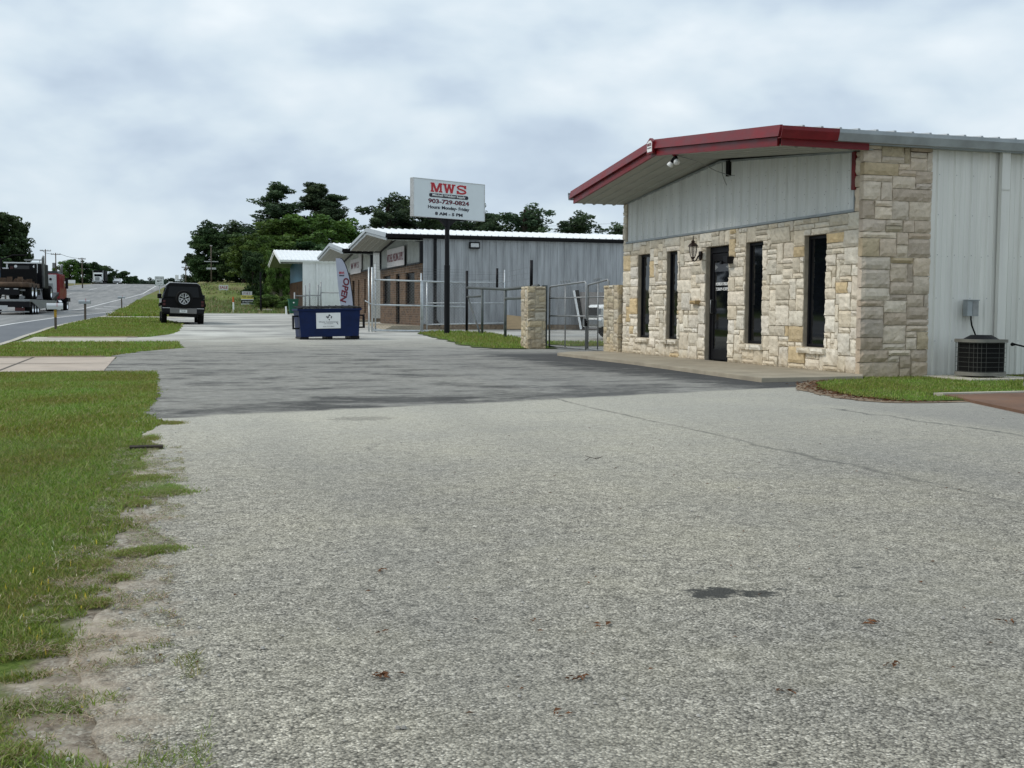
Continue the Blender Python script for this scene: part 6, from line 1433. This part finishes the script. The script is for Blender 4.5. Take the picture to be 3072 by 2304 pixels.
for dz in (0, .45): q.tube([(24,70,6.0+dz),(30,72,6.5+dz),(36,74,7.2+dz)], .008, 4)
tag(q.build('power_line', M_dark), 'pair of thin wires crossing the sky behind the stone building', 'wire')

# ================================================================== TREES
LM_pine = leaf_mat('pine needles', (0.020,0.042,0.022), (0.054,0.090,0.042), (0.115,0.160,0.075))
LM_dec = leaf_mat('broad leaves', (0.035,0.070,0.014), (0.080,0.145,0.028), (0.15,0.23,0.05))
LM_dark = leaf_mat('dark leaves', (0.018,0.040,0.015), (0.046,0.085,0.028), (0.09,0.145,0.05))
LM_haze = leaf_mat('haze tinted leaves', (0.035,0.06,0.045), (0.06,0.09,0.06), (0.09,0.125,0.08))  # distance haze is mixed into this paler, bluish leaf colour
def crown_mesh(name, clumps, n_per, leaf, seed, mtl, flat=.6, tilt=.6):
    r = np.random.default_rng(seed); V = []; T = []
    for (c, rad, tint) in clumps:
        n = int(n_per*(rad[0]*rad[1]*rad[2])**(2/3.)) ; n = max(12, n)
        d = r.normal(size=(n,3)); d /= np.linalg.norm(d, axis=1)[:,None]
        rr = r.uniform(.45, 1.08, n)**.6
        p = np.array(c)+d*rr[:,None]*np.array(rad)
        # random leaf card frames
        a = r.normal(size=(n,3)); a[:,2] *= tilt; a /= np.linalg.norm(a, axis=1)[:,None]
        b = np.cross(a, r.normal(size=(n,3))); b /= np.linalg.norm(b, axis=1)[:,None]
        s = leaf*r.uniform(.6, 1.35, n)[:,None]
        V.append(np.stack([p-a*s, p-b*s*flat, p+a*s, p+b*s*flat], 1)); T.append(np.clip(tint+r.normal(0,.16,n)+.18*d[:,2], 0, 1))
    V = np.concatenate(V); T = np.concatenate(T); n = len(V)
    me = bpy.data.meshes.new(name); me.vertices.add(n*4); me.vertices.foreach_set('co', V.reshape(-1)); me.loops.add(n*4); me.loops.foreach_set('vertex_index', np.arange(n*4))
    me.polygons.add(n); me.polygons.foreach_set('loop_start', np.arange(n)*4); me.update(calc_edges=True)
    C = np.ones((n,4,4)); C[:,:,0] = T[:,None]; C[:,:,1] = T[:,None]; C[:,:,2] = T[:,None]
    ca = me.color_attributes.new('tint', 'FLOAT_COLOR', 'CORNER'); ca.data.foreach_set('color', C.ravel()); me.materials.append(mtl); return me
def tree_proto(kind, seed):
    """unit-ish trees ten metres tall: returns crown mesh, trunk mesh"""
    r = random.Random(seed); cl = []; q = MB()
    if kind == 'pine':       # ragged, layered, wind-blown boughs
        lean = r.uniform(-.4,.4); q.tube([(0,0,-.5),(lean*.3,0,3),(lean*.7,.1,6.5),(lean,0,9.3)], [.26,.2,.13,.05], 7)
        for k in range(52):
            t = r.uniform(.16, 1.0)**.85; z = 1.0+8.8*t; reach = (2.7*(1-t)**.75+.35)*r.uniform(.5, 1.25) if t > .3 else 2.2*r.uniform(.4,1)
            a = r.uniform(0, 6.28); ex = Vector((math.cos(a)*reach, math.sin(a)*reach, z+reach*r.uniform(.1,.5)))
            st = Vector((lean*t, 0, z)); q.tube([st, st.lerp(ex,.6)+Vector((0,0,-.1)), ex], [.06,.04,.015], 4)
            tn = r.uniform(.25,.75)
            for f in (.3,.5,.68,.85,1.0):
                p = st.lerp(ex, f); q_ = .66-.26*f; cl.append((tuple(p), (q_*r.uniform(.7,1.2), q_*r.uniform(.7,1.2), .24*r.uniform(.6,1.3)), tn))
        me = crown_mesh('crown', cl, 520, .10, seed, LM_pine, .45)
    elif kind == 'pinetop':  # tall bare trunk with rounded dark heads
        q.tube([(0,0,-.5),(.1,0,5),(.0,.1,9)], [.22,.17,.08], 7)
        for k in range(13):
            z = r.uniform(5.0, 9.4); a = r.uniform(0,6.28); rr = r.uniform(.2,1.9)*(1.15-abs(z-7)/4.5)
            p = Vector((rr*math.cos(a), rr*math.sin(a), z)); q.tube([(0,0,z-1.0), p*.6+Vector((0,0,z*.4-.2)), p], [.07,.05,.02], 4)
            tn = r.uniform(.2,.7)
            for j in range(5): cl.append((tuple(p+Vector((r.gauss(0,.45), r.gauss(0,.45), r.gauss(0,.25)))), (.42*r.uniform(.6,1.3), .42*r.uniform(.6,1.3), .28*r.uniform(.7,1.2)), tn))
        me = crown_mesh('crown', cl, 480, .12, seed, LM_pine, .5)
    elif kind == 'broad':
        q.tube([(0,0,-.5),(.1,.05,2.5),(0,.1,5)], [.3,.22,.1], 7)
        for k in range(34):
            z = 2.2+7.2*r.random(); R0 = 3.6*math.sqrt(max(.05, 1-((z-5.2)/5.0)**2)); a = r.uniform(0,6.28); rr = R0*math.sqrt(r.uniform(.15,1))
            p = Vector((rr*math.cos(a), rr*math.sin(a), z)); q.tube([(0,0,max(1.5,z*.45)), p*.5+Vector((0,0,z*.4)), p], [.09,.05,.02], 4)
            tn = r.uniform(.2,.8)
            for j in range(3): cl.append((tuple(p+Vector((r.gauss(0,.5), r.gauss(0,.5), r.gauss(0,.4)))), (.9*r.uniform(.6,1.2), .9*r.uniform(.6,1.2), .6*r.uniform(.6,1.2)), tn))
        me = crown_mesh('crown', cl, 190, .19, seed, LM_dec, .65)
    else:                    # dark dense tree reaching the ground
        q.tube([(0,0,-.5),(.1,.05,2.5),(0,.1,6)], [.3,.22,.1], 7)
        for k in range(40):
            z = .7+8.7*r.random(); R0 = 3.2*math.sqrt(max(.04, 1-((z-4.4)/5.6)**2)); a = r.uniform(0,6.28); rr = R0*math.sqrt(r.uniform(.2,1))
            p = Vector((rr*math.cos(a), rr*math.sin(a), z)); tn = r.uniform(.15,.7)
            for j in range(3): cl.append((tuple(p+Vector((r.gauss(0,.5), r.gauss(0,.5), r.gauss(0,.35)))), (.95*r.uniform(.6,1.2), .95*r.uniform(.6,1.2), .6*r.uniform(.6,1.2)), tn))
        me = crown_mesh('crown', cl, 200, .20, seed, LM_dark, .65)
    tm = bpy.data.meshes.new('trunk'); tm.from_pydata(q.v, [], q.f); tm.materials.append(M_bark); return me, tm
PRO = {('pine',i): tree_proto('pine', 10+i) for i in range(3)}
PRO.update({('pinetop',i): tree_proto('pinetop', 20+i) for i in range(3)}); PRO.update({('broad',i): tree_proto('broad', 30+i) for i in range(3)}); PRO.update({('dense',i): tree_proto('dense', 40+i) for i in range(3)})
CAT = {'pine': 'pine tree', 'pinetop': 'pine tree', 'broad': 'tree', 'dense': 'tree'}
def tree(label, kind, v_, x, y, h, wf=1.0, rot=0, group=None, far=False, trunkm=None, z=None):
    cm, tm = PRO[(kind, v_)]
    t = thing({'pine':'pine_tree','pinetop':'pine_tree','broad':'broadleaf_tree','dense':'dense_tree'}[kind], label, CAT[kind], (x, y, ground(x,y)-.1 if z is None else z), rot, group)
    s = h/9.9; t.scale = (s*wf, s*wf, s)
    for me, nm in ((cm,'crown'),(tm,'trunk')):
        o = bpy.data.objects.new(nm, me); COL.objects.link(o); o.parent = t
        if nm == 'crown' and far: o.material_slots[0].link = 'OBJECT'; o.material_slots[0].material = LM_haze
        if nm == 'trunk' and trunkm: o.material_slots[0].link = 'OBJECT'; o.material_slots[0].material = trunkm
    return t
gR = 'trees on the rise right of the road'; gL = 'trees left of the distant road'; gP = 'pines behind the grey shed'; gF = 'faraway trees beyond the crest'
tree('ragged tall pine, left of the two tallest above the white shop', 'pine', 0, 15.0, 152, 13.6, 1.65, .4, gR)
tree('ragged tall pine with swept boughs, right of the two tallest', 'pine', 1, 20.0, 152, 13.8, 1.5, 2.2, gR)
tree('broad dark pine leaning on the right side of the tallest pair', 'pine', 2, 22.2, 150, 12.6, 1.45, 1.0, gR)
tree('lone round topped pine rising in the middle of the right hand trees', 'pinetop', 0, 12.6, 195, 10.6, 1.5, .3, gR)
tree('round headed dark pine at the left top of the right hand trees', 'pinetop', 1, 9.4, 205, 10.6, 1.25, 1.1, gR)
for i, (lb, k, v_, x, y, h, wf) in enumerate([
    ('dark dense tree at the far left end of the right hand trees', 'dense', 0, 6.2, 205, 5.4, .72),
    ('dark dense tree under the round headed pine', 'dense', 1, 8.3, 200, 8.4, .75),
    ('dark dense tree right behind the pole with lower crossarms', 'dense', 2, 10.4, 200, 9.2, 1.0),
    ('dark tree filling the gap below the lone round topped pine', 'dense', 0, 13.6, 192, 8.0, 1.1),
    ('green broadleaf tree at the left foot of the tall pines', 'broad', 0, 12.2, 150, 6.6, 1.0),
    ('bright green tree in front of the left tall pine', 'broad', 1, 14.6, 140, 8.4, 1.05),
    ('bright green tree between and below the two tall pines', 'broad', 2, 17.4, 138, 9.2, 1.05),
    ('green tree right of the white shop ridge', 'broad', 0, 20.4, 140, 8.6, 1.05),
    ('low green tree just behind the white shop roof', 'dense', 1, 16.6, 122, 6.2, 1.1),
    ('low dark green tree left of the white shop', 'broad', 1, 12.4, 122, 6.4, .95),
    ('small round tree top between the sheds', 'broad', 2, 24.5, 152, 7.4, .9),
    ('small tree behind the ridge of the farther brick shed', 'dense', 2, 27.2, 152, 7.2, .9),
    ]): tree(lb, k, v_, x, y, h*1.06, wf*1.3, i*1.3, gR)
tree('young dark evergreen standing alone in front of the wood', 'dense', 0, 9.2, 118, 5.4, .62, .7, gR)
tree('slim dark tree beside the FOR LEASE sign', 'dense', 2, 10.9, 122, 4.6, .55, .7, gR)
for i, (x, lb) in enumerate(((11.0,'leftmost of the three thin pale trunks left of the white shop'),(11.7,'middle one of the three thin pale trunks left of the white shop'),(12.6,'rightmost of the three thin pale trunks left of the white shop'))):
    tree(lb, 'broad', i, x-.3, 112, 5.2, .5, i*1.1, gR, trunkm=M_palebark)
ORD = ['leftmost','second','third','fourth','fifth','sixth','seventh','eighth','ninth','tenth','eleventh','twelfth','thirteenth','fourteenth','fifteenth','sixteenth','last']
for i, (px, h, wf, k) in enumerate([(20.6,8.6,1.1,'pine'),(22.0,10.6,1.1,'pinetop'),(23.6,10.8,1.2,'pine'),(25.2,10.4,1.1,'pinetop'),(27.0,9.4,1.2,'pine'),(28.6,8.8,1.2,'pinetop'),(30.2,9.3,1.1,'pine'),(31.8,10.2,1.25,'pinetop'),(33.6,9.5,1.2,'pine'),(35.2,9.8,1.2,'pinetop'),(36.8,9.4,1.1,'pine'),(38.4,8.8,1.0,'pinetop'),(40.2,9.3,1.2,'pinetop'),(41.6,8.4,1.0,'pine'),(43.2,8.2,.9,'pinetop'),(45.0,8.5,1.1,'pinetop'),(46.8,8.1,1.0,'pine')]):
    tree(('%s dark pine from the left above the white roof edge of the grey shed' % ORD[i]) if 0 < i < 16 else ('%s of the dark pines above the white roof edge of the grey shed' % ('rightmost' if i else 'leftmost')), k, i%3, px, 110+(i%3)*3, h+1.0+.5*math.sin(i*2.3), wf*1.15, i*1.7, gP, z=.9)
for i, (lb, k, x, y, h, wf) in enumerate([
    ('tall dark tree at the left frame edge', 'dense', -23.4, 190, 12.3, 1.1), ('tall dark tree left of the loaded truck', 'dense', -21.0, 192, 11.2, .62), ('dark tree beyond the left frame edge', 'dense', -27.5, 186, 12.5, 1.1),
    ('dark bush at the foot of the left edge trees', 'dense', -20.0, 170, 5.2, .8)]): tree(lb, k, i%3, x, y, h, wf, i*2.1, gL)
for i, (px, h, wf, k) in enumerate([(-24.6,5.6,1.0,'broad'),(-22.2,7.4,1.1,'broad'),(-19.4,7.6,1.0,'dense'),(-16.6,7.8,1.0,'dense'),(-14.0,7.6,1.05,'dense'),(-11.4,6.0,1.0,'dense'),(-8.6,6.6,1.1,'dense'),(-6.0,5.6,.9,'dense')]):
    nm = ['leftmost','second','third','fourth','fifth','sixth','seventh','last'][i]
    tree(('%s tree from the left in the row beside the distant road crest' % nm), k, i%3, px, 325+i*3, h, wf, i*.9, gL, z=7.0-.25*i)
for i, (px, h) in enumerate([(-7.6,14.6),(-3.6,14.0),(.4,14.4),(4.4,15.4),(8.0,14.5),(12,15)]):
    nm = ['leftmost','second','third','fourth','fifth','last'][i]
    tree('%s of the haze tinted trees far beyond the road crest' % nm, 'dense', i%3, px, 520+i*4, h*.92, 1.1, i, gF, far=True, z=1.2)
# trees across the highway, outside the frame, added only for the windows to reflect
for i in range(7): tree('large unseen tree across the highway, added for window reflections, outside the left edge of the picture', 'dense', i%3, -42-3*(i%2), 40+i*13, 11+1.5*(i%3), 1.5, i, 'unseen trees added for window reflections')
# brush and rocks at the foot of the wood
r = random.Random(9)
for i in range(9):
    x, y = 9.0+i*.62+r.uniform(-.3,.3), 100+r.uniform(-4,8)
    nm = ['leftmost','second','third','fourth','fifth','sixth','seventh','eighth','last'][i]
    t = tree('low weedy bush in front of the wood, %s from the left' % nm if i else 'leftmost low weedy bush in front of the wood', 'broad', i%3, x, y, 1.5, 2.2, i, 'low bushes at the foot of the wood'); t.location.z -= .25; t.name = 'bush'; t['category'] = 'bush'
for i, (x, y, s_, lb) in enumerate(((8.3,92,.35,'pale grey rock nearest the green bin in the grass'),(7.7,94,.25,'smaller pale rock left of the larger one in the grass'),(9.4,104,.4,'whitish boulder under the trees left of the brown board front'))):
    q = MB(); me_r = random.Random(i); q.lathe([(0,-.3)]+[(1.0*math.sin(math.pi*k/6)*me_r.uniform(.85,1.1), -.3+ .9*(1-math.cos(math.pi*k/6))/2) for k in range(1,6)]+[(0,.6)], (0,0,0), seg=9)
    q.v = [(a*s_*1.6, b*s_, c*s_) for a, b, c in q.v]; tag(q.build('rock', M_rock, None, loc=(x, y, ground(x,y))), lb, 'rock', 'rocks in the field')
